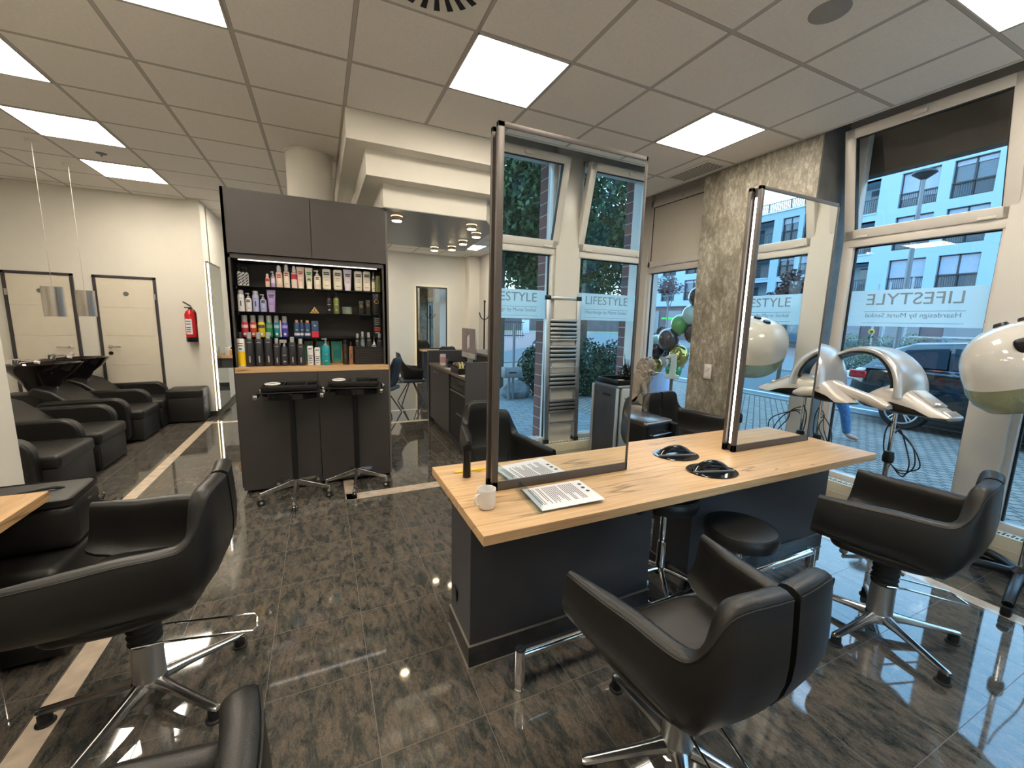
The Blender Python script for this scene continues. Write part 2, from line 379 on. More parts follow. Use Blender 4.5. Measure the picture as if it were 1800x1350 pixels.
def struct(o, label=None): 
    o['kind'] = 'structure'
    if label: o['label'] = label
    return o
def S(name, label=None, loc=(0, 0, 0)):
    o = D.objects.new(name, None); COL.objects.link(o); o.location = loc; o['kind'] = 'structure'
    if label: o['label'] = label
    return o
def dup(root, loc=None, rz=None, label=None, group=None):
    r = root.copy(); COL.objects.link(r)
    if loc is not None: r.location = loc
    if rz is not None: r.rotation_euler = (0, 0, rz)
    if label: r['label'] = label
    if group: r['group'] = group
    for ch in list(root.children):
        c = ch.copy(); COL.objects.link(c); c.parent = r
        for g in list(ch.children):
            d = g.copy(); COL.objects.link(d); d.parent = c
    return r
def text(name, body, m, size, loc, rot, parent=None, ext=0.0008, align='CENTER', sx=1.0):
    cu = D.curves.new(name, 'FONT'); cu.body = body; cu.size = size; cu.extrude = ext; cu.align_x = align; cu.align_y = 'BOTTOM'; cu.resolution_u = 3
    cu.materials.append(m); o = D.objects.new(name, cu); COL.objects.link(o); o.location = loc; o.rotation_euler = rot; o.scale = (sx, 1, 1)
    if parent: o.parent = parent
    return o
def leafcloud(mb, c, rad, n, size, seed=0, shell=0.5, drop=None):
    rnd = random.Random(seed)
    for _ in range(n):
        while True:
            p = Vector((rnd.uniform(-1, 1), rnd.uniform(-1, 1), rnd.uniform(-1, 1)))
            if shell < p.length < 1: break
        q = Vector((c[0] + p.x * rad[0], c[1] + p.y * rad[1], c[2] + p.z * rad[2]))
        a = Vector((rnd.gauss(0, 1), rnd.gauss(0, 1), rnd.gauss(0, 1))).normalized(); b = a.orthogonal().normalized()
        s = size * rnd.uniform(0.6, 1.3)
        v = [mb.b.verts.new(q + a * s), mb.b.verts.new(q + b * s * 0.45), mb.b.verts.new(q - a * s), mb.b.verts.new(q - b * s * 0.45)]
        mb.b.faces.new(v)
# ------------------------------------------------------------ room shell
H = 3.137
MB().box(-5.4, 3.6, -3.1, 8.6, -0.12, 0.0).build('floor', FLOORM)['kind'] = 'structure'
D.objects['floor']['label'] = 'polished dark brown veined stone tile floor'
# ceiling slab (tiles) in pieces around the bulkhead: full slab, bulkhead hangs below
struct(MB().box(-5.2, 2.95, -2.49, 8.3, H, H + 0.10).build('ceiling', CEILM), 'suspended ceiling of square grey mineral tiles')
struct(MB().box(-5.4, 3.6, -3.1, 8.6, H + 0.24, H + 0.34).build('ceiling_slab', CONCP))
struct(MB().box(2.93, 2.955, -2.5, 8.1, H - 0.004, H + 0.05).box(-2.4, 2.95, -2.5, -2.47, H - 0.004, H + 0.05).build('trim_1', CREAM), 'thin cream edge trim of the ceiling')
# walls
def wall(name, m, *bx, label=None):
    b = MB()
    for q in bx: b.box(*q)
    return struct(b.build(name, m, smooth=False), label)
wall('wall_left', WHITEW, (-2.70, -2.36, -3.1, 0.62, 0, H + .2), label='white left wall that ends beside the oak shelf')
wall('wall_back', WHITEW, (-5.4, -2.49, 5.17, 5.45, 0, H + .2), (-2.50, -2.36, 5.05, 5.45, 0, H + .2), (-2.66, -2.36, 5.4, 8.4, 0, H + .2), label='cream back wall with two doors')
wall('wall_wash_area', WHITEW, (-5.4, -5.1, 0.3, 5.3, 0, H + .2), (-5.3, -2.68, 0.32, 0.62, 0, H + .2))
wall('wall_far', WHITEW, (-2.5, 3.0, 8.1, 8.4, 0, H + .2), (2.62, 3.0, 7.78, 8.12, 0, H), label='cream far wall behind the reception')
XG = 3.33
wall('wall_right', CREAMD,
     (3.22, 3.52, -3.1, -2.36, 0, H + .25), (3.24, 3.46, -1.40, -1.21, 0.0, H + .25), (2.97, 3.5, 3.36, 4.1, 0, H + .25), (2.9, 3.5, 7.1, 8.4, 0, H + .25),
     (3.24, 3.46, 2.10, 2.24, 0, H + .25), (3.24, 3.5, 4.1, 7.1, 0, 0.25),
     (3.24, 3.5, -2.4, -0.17, 0, 0.22), (3.24, 3.5, 0.98, 3.4, 0, 0.22), (3.30, 3.5, -3.1, 8.4, H + .06, H + .25), label='cream clad posts and sill of the right window front')
wall('wall_pillar', CONCR, (2.95, 3.6, -0.173, 0.985, 0, H + .2), label='wide pillar with mottled concrete wallpaper')
wall('trim_2', CONCP, (2.956, 3.42, -0.179, -0.172, 0.0, H + .1), label='plain grey side of the concrete pillar')
wall('wall_behind', CREAMD,
     (-2.7, 0.38, -3.1, -2.82, 0, H + .25), (1.385, 1.665, -3.02, -2.80, 0, H + .25), (2.60, 3.3, -3.1, -2.80, 0, H + .25), (0.3, 2.7, -3.1, -2.84, 0, 0.22), (0.3, 2.7, -3.1, -2.86, H + .06, H + .25), label='cream wall with two windows seen in the mirror')
# baseboards
def bb(name, *bx):
    b = MB()
    for q in bx: b.box(*q)
    return struct(b.build(name, DARKSK, smooth=False))
DARKSK = mat('dark_stone_skirting', (0.035, 0.035, 0.036), 0.2, var=0.2, scale=20)
bb('baseboard_back', (-5.1, -2.51, 5.155, 5.17, 0, 0.075), (-2.52, -2.345, 5.035, 5.05, 0, 0.075), (-2.36, -2.345, 5.04, 8.1, 0, 0.075))
bb('baseboard_far', (-2.36, 2.62, 8.085, 8.1, 0, 0.085))
bb('baseboard_left', (-2.36, -2.345, -3.0, 0.635, 0, 0.075), (-2.7, -2.345, 0.62, 0.635, 0, 0.075))
bb('baseboard_right', (2.935, 2.95, -0.18, 1.0, 0, 0.075))
# inlaid cream strips in the floor
struct(MB().box(-1.925, -1.832, -3.0, 1.10, 0.0, 0.0012).box(-2.42, -2.325, 1.10, 4.66, 0.0, 0.0012).box(-2.42, -1.832, 1.05, 1.14, 0.0, 0.0012).build('trim_3', STRIPM), 'cream stone strip inlaid along the left side of the floor')
struct(MB().box(-0.725, -0.635, 1.17, 3.8, 0, 0.0012).box(-0.72, 2.49, 1.165, 1.295, 0, 0.0012).build('trim_4', STRIPM), 'cream stone strip running under the oak station')
struct(MB().box(2.49, 2.585, -3.0, 1.295, 0, 0.0012).build('trim_5', STRIPM), 'cream stone strip along the window front')
struct(MB().box(-2.33, 0.6, 4.52, 4.60, 0, 0.0012).box(-0.64, 2.4, 3.70, 3.80, 0, 0.0012).build('trim_6', STRIPM), 'cream stone strip across the floor behind the shelf unit')

# stepped bulkhead
def ringpts(o):
    return [(-0.31 - o, 1.56 - o), (0.667 + o * .8, 1.56 - o), (0.90 + o, 1.93 - o * .3), (1.06 + o, 3.43 + o), (-0.31 - o, 3.43 + o)]
b = MB(); b.prism(ringpts(0.31), 2.92, H + 0.02); b.prism(ringpts(0.155), 2.72, 2.95); b.prism(ringpts(0.0), 2.522, 2.75)
struct(b.build('ceiling_bulkhead', WHITEW, smooth=False), 'white bulkhead stepping down in three tiers')
struct(MB().prism(ringpts(-0.004), 2.516, 2.524).build('trim_7', SOFFIT, smooth=False), 'grey blue underside of the stepped bulkhead')
# round column
struct(MB().lathe([(0.21, 0.0), (0.21, H - 0.012), (0.225, H - 0.012), (0.225, H + 0.001)], (-0.895, 2.47, 0), n=48).build('wall_column', WHITEW), 'white round column rising behind the shelf unit')

# windows -------------------------------------------------------------
def window(idx, axis, pos, a0, a1, sgn, blank=False, tilt=0.20, banner=True, label=None):
    """axis 'x': window in plane x=pos spanning y a0..a1; axis 'y': plane y=pos spanning x a0..a1. sgn = direction into the room"""
    r = S('window_%d' % idx, label)
    def bx(b, u0, u1, d0, d1, z0, z1, bev=0.004):
        lo, hi = sorted((pos + sgn * d0, pos + sgn * d1))
        if axis == 'x': b.box(lo, hi, u0, u1, z0, z1, bev)
        else: b.box(u0, u1, lo, hi, z0, z1, bev)
    f = MB(); zt = H + 0.06
    bx(f, a0 - .05, a0 + .03, -.03, .05, .22, zt); bx(f, a1 - .03, a1 + .05, -.03, .05, .22, zt)
    bx(f, a0, a1, -.03, .05, .21, .275); bx(f, a0, a1, -.03, .06, 2.235, 2.31); bx(f, a0, a1, -.03, .05, zt - .05, zt)
    f.build('window_frame', CREAM, r)
    g = MB(); bx(g, a0 + .02, a1 - .02, -.004, .004, .26, 2.245, 0); g.build('lower_pane', GLASS, r, smooth=False)
    s = MB(); bx(s, a0 + .03, a0 + .042, -.01, .012, .27, 2.24, 0); bx(s, a1 - .042, a1 - .03, -.01, .012, .27, 2.24, 0); bx(s, a0 + .03, a1 - .03, -.01, .012, 2.226, 2.238, 0)
    s.build('rubber_seal', RUBBER, r, smooth=False)
    # upper sash, hinged at the bottom
    z0, z1 = 2.315, 3.165
    th = math.atan2(tilt, z1 - z0)
    sash = MB(); w2 = .075
    bx(sash, a0 - .035, a0 - .035 + w2, .01, .075, z0, z1, .006); bx(sash, a1 + .035 - w2, a1 + .035, .01, .075, z0, z1, .006)
    bx(sash, a0 - .03, a1 + .03, .01, .075, z0, z0 + w2, .006); bx(sash, a0 - .03, a1 + .03, .01, .075, z1 - w2, z1, .006)
    pane = MB(); 
    if blank: bx(pane, a0 + .035, a1 - .035, .03, .06, z0 + .06, z1 - .06, 0)
    else: bx(pane, a0 + .03, a1 - .03, .035, .043, z0 + .06, z1 - .06, 0)
    seal = MB()
    for (u0, u1, q0, q1) in ((a0 + .038, a0 + .046, z0 + .07, z1 - .07), (a1 - .046, a1 - .038, z0 + .07, z1 - .07), (a0 + .038, a1 - .038, z1 - .083, z1 - .074)):
        bx(seal, u0, u1, .03, .068, q0, q1, 0)
    hg = MB()
    for u in (a0 + .06, a1 - .14): bx(hg, u, u + .09, .06, .085, z0 - .012, z0 + .006, .003)
    hd = MB(); um = (a0 + a1) / 2
    bx(hd, um - .02, um + .06, .075, .10, z1 - .055, z1 - .02, .006)
    c = Vector((pos, 0, z0)) if axis == 'x' else Vector((0, pos, z0))
    for mbx, nm, mm in ((sash, 'sash', CREAM), (pane, 'upper_pane', PANELB if blank else GLASS), (seal, 'sash_seal', RUBBER), (hd, 'window_handle', CREAM)):
        R = Matrix.Rotation((th if sgn > 0 else -th), 3, 'Y') if axis == 'x' else Matrix.Rotation((-th if sgn > 0 else th), 3, 'X')
        if tilt:
            for v in mbx.b.verts: v.co = c + R @ (v.co - c)
        mbx.build(nm, mm, r, smooth=(nm != 'upper_pane'))
    hg.build('hinge', CREAM, r)
    if banner:
        bn = MB(); bx(bn, a0 + .03, a1 - .03, -.007, -.005, 1.577, 1.872, 0); bn.build('frosted_banner', FROST, r, smooth=False)
        um = (a0 + a1) / 2
        if axis == 'x':
            # reads correctly from outside
            rot = (PI / 2, 0, PI / 2); px_ = pos - sgn * .0047
            text('shop_lettering', 'LIFESTYLE', GREYL, .130, (px_, um, 1.727), rot, r, sx=1.06)
            text('shop_lettering_small', 'Haardesign by Murat Senkal', GREYL, .052, (px_, um, 1.640), rot, r, sx=1.0)
        else:
            rot = (PI / 2, 0, 0); px_ = pos - sgn * .0047
            text('shop_lettering', 'LIFESTYLE', GREYL, .130, (um, px_, 1.727), rot, r, sx=1.06)
            text('shop_lettering_small', 'Haardesign by Murat Senkal', GREYL, .052, (um, px_, 1.640), rot, r, sx=1.0)
        ln = MB(); bx(ln, um - .31, um + .31, -.0049, -.0042, 1.696, 1.700, 0); bx(ln, um - .31, um + .31, -.0049, -.0042, 1.604, 1.607, 0); ln.build('lettering_rule', GREYL, r, smooth=False)
    return r
GREYL = mat('grey_lettering_film', (0.20, 0.26, 0.30), 0.7)
PANELB = mat('cream_blind_panel', (0.62, 0.57, 0.50), 0.12, var=0.01)
window(1, 'x', XG, -1.215, -0.30, -1, label='right window with tilted upper sash and shop banner')
window(2, 'x', XG, -2.32, -1.405, -1, label='second right window, seen mostly in the second mirror')
window(3, 'x', XG, 1.06, 2.10, -1, blank=True, tilt=0.0, banner=False, label='window left of the pillar with a closed cream upper panel')
window(4, 'x', XG, 2.25, 3.30, -1, blank=True, tilt=0.0, banner=False)
window(5, 'x', XG, 4.2, 5.6, -1, tilt=0.0, banner=False)
window(6, 'x', XG, 5.7, 7.0, -1, tilt=0.0, banner=False)
window(7, 'y', -2.88, 0.47, 1.375, 1, label='left window of the mirrored wall')
window(8, 'y', -2.88, 1.68, 2.58, 1, label='right window of the mirrored wall')

# convectors in front of the windows
def convector(label, axis, pos, a0, a1, sgn):
    b = MB(); g = MB()
    def bx(q, u0, u1, d0, d1, z0, z1, bev=0.0):
        lo, hi = sorted((pos + sgn * d0, pos + sgn * d1))
        if axis == 'x': q.box(lo, hi, u0, u1, z0, z1, bev)
        else: q.box(u0, u1, lo, hi, z0, z1, bev)
    bx(b, a0, a1, 0, .10, .05, .235, .006)
    bx(b, a0 + .001, a1 - .001, .0, .104, .145, .150)
    n = int((a1 - a0) / .02)
    for i in range(n):
        u = a0 + .01 + i * .02
        bx(g, u, u + .012, .055, .08, .234, .2365)
        if i % 2 == 0: bx(g, u, u + .012, .03, .045, .234, .2365)
    t = T('convector', label, 'radiator', group='cream floor convectors')
    b.build('casing', CONV, t); g.build('grille', BLACKM, t, smooth=False)
    k = MB(); bx(k, a0 + .02, a1 - .02, .01, .08, 0, .05); k.build('plinth', BLACKM, t, smooth=False)
    return t
convector('cream convector below the right windows', 'x', 3.24, -2.35, -0.2, -1)
convector('cream convector below the window left of the concrete pillar', 'x', 3.24, 1.0, 3.3, -1)
convector('cream convector behind the ladder, seen in the first mirror', 'y', -2.80, 0.3, 2.6, 1)

# doors in the back wall
def door(idx, x0, x1, hinge_left, label):
    r = S('door_%d' % idx, label)
    y = 5.17
    f = MB(); f.box(x0 - .03, x0, y - .03, y + .02, 0, 2.03).box(x1, x1 + .03, y - .03, y + .02, 0, 2.03).box(x0 - .03, x1 + .03, y - .03, y + .02, 2.0, 2.03)
    f.build('door_frame', DARKFR, r, smooth=False)
    lf = MB(); zs = [0.01, 0.39, 0.795, 1.205, 1.60, 1.995]
    for a, b_ in zip(zs, zs[1:]): lf.box(x0 + .002, x1 - .002, y - .018, y + .01, a + .003, b_ - .003, .002)
    lf.box(x0 + .004, x1 - .004, y - .012, y + .01, .01, 1.99)
    lf.build('door_leaf', DOORM, r, smooth=False)
    hx = x1 - .075 if hinge_left else x0 + .075; dr = -1 if hinge_left else 1
    h = MB(); h.cyl((hx, y - .018, 1.055), (hx, y - .028, 1.055), .026).tube([(hx, y - .02, 1.055), (hx, y - .065, 1.055), (hx + dr * .02, y - .07, 1.055), (hx + dr * .125, y - .07, 1.055)], .009, smooth=3)
    h.build('door_handle', CHROME, r)
    MB().cyl((hx, y - .018, .965), (hx, y - .028, .965), .026).build('lock_rosette', CHROME, r)
    MB().cyl(((x0 + x1) / 2, y - .017, 1.79), ((x0 + x1) / 2, y - .026, 1.79), .028).build('door_emblem', GALV, r)
    hg = MB()
    hxx = x0 - .005 if hinge_left else x1 + .005
    hg.box(hxx - .012, hxx + .012, y - .04, y - .02, 1.72, 1.80); hg.build('door_hinge', STEEL, r)
door(1, -4.475, -3.865, True, 'left cream door with dark frame behind the wash basins')
door(2, -3.61, -2.995, False, 'right cream door with dark frame beside the fire extinguisher')

# ceiling lights and fittings
def cell(i, j): return (i * .625 + .3125, j * .625 + .3125)
def light(i, j, label):
    x, y = cell(i, j); t = T('ceiling_light', label, 'ceiling light', (x, y, H), group='square panel lights in the ceiling')
    f = MB(); s = .303
    for q in ((-s, s, -s, -s + .008), (-s, s, s - .008, s), (-s, -s + .008, -s, s), (s - .008, s, -s, s)): f.box(*q, -.006, .002)
    f.build('frame', CREAM, t, smooth=False)
    MB().box(-s + .006, s - .006, -s + .006, s - .006, -.004, .001).build('diffuser', PANEL, t, smooth=False)
    return t
for i, j, lb in ((0, 0, 'square panel light above the first standing mirror'), (3, 0, 'square panel light before the ceiling grille and concrete pillar'),
                 (3, -3, 'square panel light cut by the top right corner of the photo'), (-3, 0, 'square panel light cut by the top edge, upper left'),
                 (-5, 2, 'square panel light cut by the left edge of the photo'), (-5, 4, 'square panel light, second from the back in the row over the wash area'),
                 (-5, 6, 'square panel light furthest back over the wash area'), (3, 10, 'square panel light beyond the stepped bulkhead'),
                 (0, -3, 'square panel light straight above the photographer'), (-3, -3, 'square panel light behind the photographer on the left'),
                 (-3, 8, 'added unseen panel light brightening the passage behind the shelf unit'), (-1, 11, 'added unseen panel light brightening the space near the far wall')):  # last two panels are added out of sight to brighten the back area
    if lb: light(i, j, lb)
x, y = cell(-1, -1)
t = T('ceiling_air_outlet', 'square swirl air outlet with radial black slots at the top of the photo', 'air vent', (x, y, H))
MB().box(-.30, .30, -.30, .30, -.005, .002).build('plate', WHITEW, t, smooth=False)
b = MB()
for k in range(24):
    a = 2 * PI * k / 24; c, s_ = math.cos(a), math.sin(a)
    vs = []
    for (r_, q) in ((.13, -.008), (.265, -.015), (.265, .015), (.13, .008)): vs.append((c * r_ - s_ * q, s_ * r_ + c * q))
    b.prism(vs, -.0085, -.004)
b.build('slots', BLACKM, t, smooth=False)
t = T('ceiling_grille', 'long slotted air grille in the ceiling above the concrete pillar', 'air vent', (2.77, 0.955, H), group=None)
MB().box(-.15, .15, -.29, .29, -.006, .002).build('plate', WHITEW, t, smooth=False)
b = MB()
for k in range(7): b.box(-.11 + k * .033, -.11 + k * .033 + .018, -.25, .25, -.0075, -.005)
b.build('slots', ANTHL, t, smooth=False)
tag(MB().lathe([(.0, -.004), (.085, -.004), (.092, 0.0), (.092, .003)], (1.55, -.945, H), n=32).build('ceiling_speaker', mat('grey_speaker_grille', (0.30, 0.29, 0.28), 0.8)), 'round grey speaker set flush in the ceiling tiles', 'speaker')
for (x, y, lb) in ((-3.45, 2.05, 'small round sprinkler plate near the left edge light'), (-2.82, 3.45, 'small round sprinkler plate between the two wash area lights')):
    tag(MB().lathe([(0, -.03), (.008, -.03), (.012, -.008), (.04, -.006), (.045, 0), (.045, .002)], (x, y, H)).build('sprinkler', GALV), lb, 'sprinkler')

# spotlights on the bulkhead soffit
for k, (x, y, lb) in enumerate(((-0.15, 1.83, 'round surface spotlight nearest the shelf unit'), (0.60, 1.80, 'first round spotlight in the curved row from the front'), (0.78, 2.16, 'second round spotlight in the curved row from the front'),
                  (0.79, 2.67, 'third round spotlight in the curved row from the front'), (0.79, 3.15, 'fourth round spotlight in the curved row from the front'), (0.60, 3.34, 'round spotlight furthest back on the bulkhead soffit'))):
    t = T('spotlight', lb, 'spotlight', (x, y, 2.518), group='round spotlights under the bulkhead')
    MB().lathe([(.050, -.045), (.050, -.008), (.044, 0)], (0, 0, 0), n=28).build('housing', mat('warm_spot_housing_%s' % ('abcdef'[k]), (0.62, 0.45, 0.30), 0.4), t)
    MB().lathe([(0, -.050), (.042, -.050), (.046, -.044), (.046, -.040)], (0, 0, 0), n=28).build('lens', SPOTE, t)
    MB().lathe([(.0505, -.004), (.0535, -.004), (.0535, -.0005), (.0505, -.0005)], (0, 0, 0), n=28).build('glow_ring', LEDH, t)

# pendant lamps over the wash area
for (x, y, lb) in ((-3.294, 3.36, 'steel cylinder pendant lamp, nearer of the two over the wash basins'), (-3.318, 4.06, 'steel cylinder pendant lamp, farther of the two beside the door')):
    t = T('pendant_lamp', lb, 'pendant lamp', (x, y, 0), group='steel cylinder pendants')
    MB().cyl((0, 0, 1.78), (0, 0, H - .01), .0022, n=8).build('cord', STEEL, t)
    MB().lathe([(0, H - .02), (.04, H - .018), (.045, H - .002), (.045, H)], n=24).build('ceiling_rose', WHITEW, t)
    MB().lathe([(.074, 1.48), (.082, 1.48), (.082, 1.775), (.0, 1.779)], n=36).build('lamp_shade', STEEL, t)
# ------------------------------------------------------------ styling chair
CP = [(0, -.315, .872), (.09, -.312, .876), (.165, -.302, .874), (.216, -.288, .852), (.252, -.262, .764), (.272, -.222, .706), (.288, -.155, .697), (.302, -.05, .698), (.318, .06, .692), (.332, .16, .690), (.340, .235, .688)]
def shell_half(sgn, z0=.40):
    """one half of the tub shell (arm and half the back) as a closed solid"""
    pts = catmull([Vector(p) for p in CP], 3)
    n = len(pts); rows = []
    for i, p in enumerate(pts):
        t = i / (n - 1)
        x = max(p.x, .0); zt = p.z
        # outward normal in plan
        a = pts[max(0, i - 1)]; c = pts[min(n - 1, i + 1)]; d = Vector((c.x - a.x, c.y - a.y, 0)).normalized(); nrm = Vector((d.y, -d.x, 0))
        zb = z0 - .014 + (.092 * max(0, (t - .40) / .60) ** 1.2)
        back = max(0.0, 1 - t / .42)
        tuck = .215 - .02 * math.sin(PI * t) - .165 * max(0, (t - .38) / .62) ** 1.1
        th = .062 if t < .8 else .062 - .034 * ((t - .8) / .2)
        prof = []
        nv = 9
        for k in range(nv):               # outer side, bottom to top
            v = k / (nv - 1)
            w_ = 1 - min(1, v / .62); off = tuck * (1 - math.sqrt(max(0, 1 - w_ * w_))) - .010 * math.sin(PI * v)
            prof.append((off, zb + (zt - .018 - zb) * v))
        for k in range(1, 5):            # rounded rim
            a_ = PI * k / 5
            prof.append((th / 2 - th / 2 * math.cos(a_), zt - .018 + .020 * math.sin(a_)))
        for k in range(nv):               # inner side, top to bottom
            v = 1 - k / (nv - 1)
            w_ = 1 - min(1, v / .62); off = th + tuck * (1 - math.sqrt(max(0, 1 - w_ * w_))) * .6
            prof.append((off, zb + .02 + (zt - .018 - zb - .02) * v))
        row = []
        for off, z in prof:
            q = Vector((x, p.y, 0)) - nrm * off
            qx = max(q.x, .0135 if i == 0 else .0135)
            # front edge of the arm rakes slightly
            yy = q.y + (.02 * (zt - z) / .2 if t > .93 else 0)
            row.append((sgn * qx, yy, z))
        rows.append(row)
    m = MB(); R = m.grid(rows, closed_v=True)
    m.b.faces.new(R[0]); m.b.faces.new(R[-1][::-1])
    return m
def make_chair(name, label, lift=0.0, star=18, loop=270, group=None):
    t = T(name, label, 'styling chair', group=group)
    z = lift
    for s in (-1, 1):
        o = shell_half(s).build('shell_half', LEATHER, t, ang=50); o.location.z = z
        # seam piping along the outer top edge
        pts = catmull([Vector((s * (p[0] if i else .016), p[1], p[2])) for i, p in enumerate(CP)], 4)
        q = []
        for i, p in enumerate(pts):
            a = pts[max(0, i - 1)]; c = pts[min(len(pts) - 1, i + 1)]; d = Vector((c.x - a.x, c.y - a.y, 0)).normalized(); nn = Vector((d.y, -d.x, 0)) * s
            q.append(Vector((p.x, p.y, p.z - .012 + z)) + nn * .0005)
        MB().tube(q, .0022, 6).build('piping', LEATHER2, t)
    # dark lining in the slit of the backrest
    b = MB(); b.prism([(-.300, .848), (-.306, .70), (-.292, .60), (-.262, .52), (-.22, .46), (-.18, .49), (-.225, .55), (-.250, .62), (-.262, .72), (-.264, .848)], -.016, .016, 'x'); o = b.build('slit_lining', FABRICB, t); o.location.z = z
    # seat cushion and bowl
    b = MB(); pl = []
    for k in range(28):
        a = 2 * PI * k / 28; cx, cy = math.cos(a), math.sin(a)
        ey = .28 if cy > 0 else .6; pl.append(((abs(cx) ** .42) * (1 if cx > 0 else -1) * (.272 if cy > 0 else .262), (abs(cy) ** ey) * (1 if cy > 0 else -1) * .220 - .012))
    rows = []
    for (sc, zz) in ((.0, .470), (.5, .473), (.86, .471), (.955, .463), (.995, .446), (1, .428), (.97, .415), (.5, .413), (0.0, .413)):
        rows.append([(x * sc * (1 if y < 0 else 1 + .0), y * sc, zz + (.012 * max(0, -y / .235) * sc)) for x, y in pl])
    b.grid(rows, closed_v=True); o = b.build('seat_cushion', LEATHER, t, ang=60); o.location.z = z + .012
    b = MB(); rows = []
    for (sc, zz) in ((.93, .428), (.90, .412), (.80, .398), (.60, .388), (.35, .382), (0.0, .382)):
        rows.append([(x * sc * 1.02, y * sc * .98 - .012 * (1 - sc), zz) for x, y in pl])
    rows.insert(0, [(x * .5, y * .5, .429) for x, y in pl])
    b.grid(rows, closed_v=True); o = b.build('seat_pan', LEATHER, t, ang=60); o.location.z = z + .010
    # column
    MB().lathe([(.054, .085), (.051, .26), (.046, .262)], n=28).build('column', ALUM, t)
    b = MB(); pr_ = [(.052, .262)]
    for k in range(6):
        zz = .268 + (k * (.118 + z) / 6); pr_ += [(.056, zz), (.050, zz + (.118 + z) / 12)]
    pr_ += [(.055, .386 + z), (.08, .39 + z)]
    b.lathe(pr_, n=28).build('bellows', RUBBER, t)
    b = MB(); b.lathe([(.034, .045), (.055, .06), (.058, .095), (.047, .115), (.044, .118)], n=28); b.build('hub', ALU, t)
    for k in range(5):
        a = math.radians(star + 72 * k); ca, sa = math.cos(a), math.sin(a)
        rows = []
        for (r, zt, w_, h) in ((.035, .112, .032, .056), (.07, .104, .027, .050), (.12, .095, .022, .040), (.22, .080, .019, .032), (.31, .068, .018, .026), (.335, .066, .0175, .026), (.346, .062, .012, .018)):
            sec = []
            for q in range(10):
                th = 2 * PI * q / 10
                yy = w_ * math.cos(th) * (1.0); zz = zt - h / 2 + h / 2 * math.sin(th)
                sec.append((ca * r - sa * yy, sa * r + ca * yy, zz))
            rows.append(sec)
        m = MB(); R = m.grid(rows, closed_v=True); m.b.faces.new(R[0]); m.b.faces.new(R[-1][::-1]); lg = m.build('star_leg', ALU, t)
        MB().lathe([(.030, 0), (.030, .006), (.022, .010), (.021, .042), (.0, .043)], (ca * .325, sa * .325, 0), n=18).build('glide', RUBBER, lg)
    a = math.radians(loop); M = Matrix.Rotation(a, 3, 'Z')
    pts = [M @ Vector(p) for p in ((-.03, -.052, .275), (.06, -.058, .270), (.36, -.058, .205), (.375, -.035, .200), (.375, .035, .200), (.36, .058, .205), (.06, .058, .270), (-.03, .052, .275))]
    MB().tube(pts, .0048, 8).build('pump_lever', CHROME, t)
    return t
def place(t, x, y, deg): t.location = (x, y, 0); t.rotation_euler = (0, 0, math.radians(deg)); return t
GR = 'black tub chairs on five star bases'
place(make_chair('styling_chair', 'black tub chair with slit backrest, nearest the camera, before the first mirror', 0.0, 90, 262, GR), .225, -1.545, 0)
place(make_chair('styling_chair', 'black tub chair in front of the second mirror by the right window', .045, 32 - 12, -30 - 12, GR), 1.72, -1.475, 12)
place(make_chair('styling_chair', 'black tub chair at the left edge, drawn up to the small oak shelf', .05, 176 - 90, 5 - 90, GR), -1.545, -.495, 90)
place(make_chair('styling_chair', 'black tub chair cut by the bottom edge, only its backrest tip showing', 0.0, 10, 262, GR), -1.29, -1.80, 90)
place(make_chair('styling_chair', 'black tub chair behind the first mirror, facing the oak station', -.0, 40, 262, GR), .41, .50, 176)
place(make_chair('styling_chair', 'black tub chair behind the oak station in front of the concrete pillar', -.01, 10, 262, GR), 2.30, .44, 183)

# ------------------------------------------------------------ oak station
t = T('styling_station', 'double sided oak styling table on two anthracite blocks with chrome foot rail', 'table', (0, 0, 0))
MB().box(-.336, 2.432, -1.068, -.275, .70, .742, .0015).build('table_top', OAKX, t, smooth=False)
for x0, x1, nm in ((-.322, .715, 'base_block'), (1.01, 2.46, 'base_block')):
    x1_ = min(x1, 2.33)
    o = MB().box(x0 + .008, x1_, -.862, -.575, .10, .70, .0015).build(nm, ANTHD, t, smooth=False)
    MB().box(x0, x1_ + .008, -.872, -.565, 0.0, .105, .001).build('tiled_plinth', DARKSK, o, smooth=False)
    MB().box(x0 - .004, x1_ + .012, -.876, -.561, 0.0, .0035, 0).box(x0 - .0005, x1_ + .0085, -.8725, -.5645, .103, .1065).build('plinth_edging', mat('pale_joint_%d' % int(x0 * 10 + 9), (0.22, 0.20, 0.17), 0.5), o, smooth=False)
for q in ((.60, .66, -.872, -.862, .56, .62), (2.2, 2.26, -.872, -.862, .60, .66), (-.323, -.314, -.68, -.63, .20, .26)): MB().box(*q, .004).build('power_socket', PLASTM, t)
for sy in (-1, 1):
    yy = -.672 + sy * .378
    b = MB(); b.tube([(-.155, yy, .165), (1.875, yy, .165)], .0225, 18); b.build('foot_rail', CHROME, t)
    for xx in (-.155, 1.875):
        b = MB(); b.cyl((xx, yy, .005), (xx, yy, .187), .0235, n=20); b.sph((xx, yy, .1655), .0235, 16, 10).cyl((xx, yy, 0), (xx, yy, .008), .026, n=20); b.build('rail_post', CHROME, t)

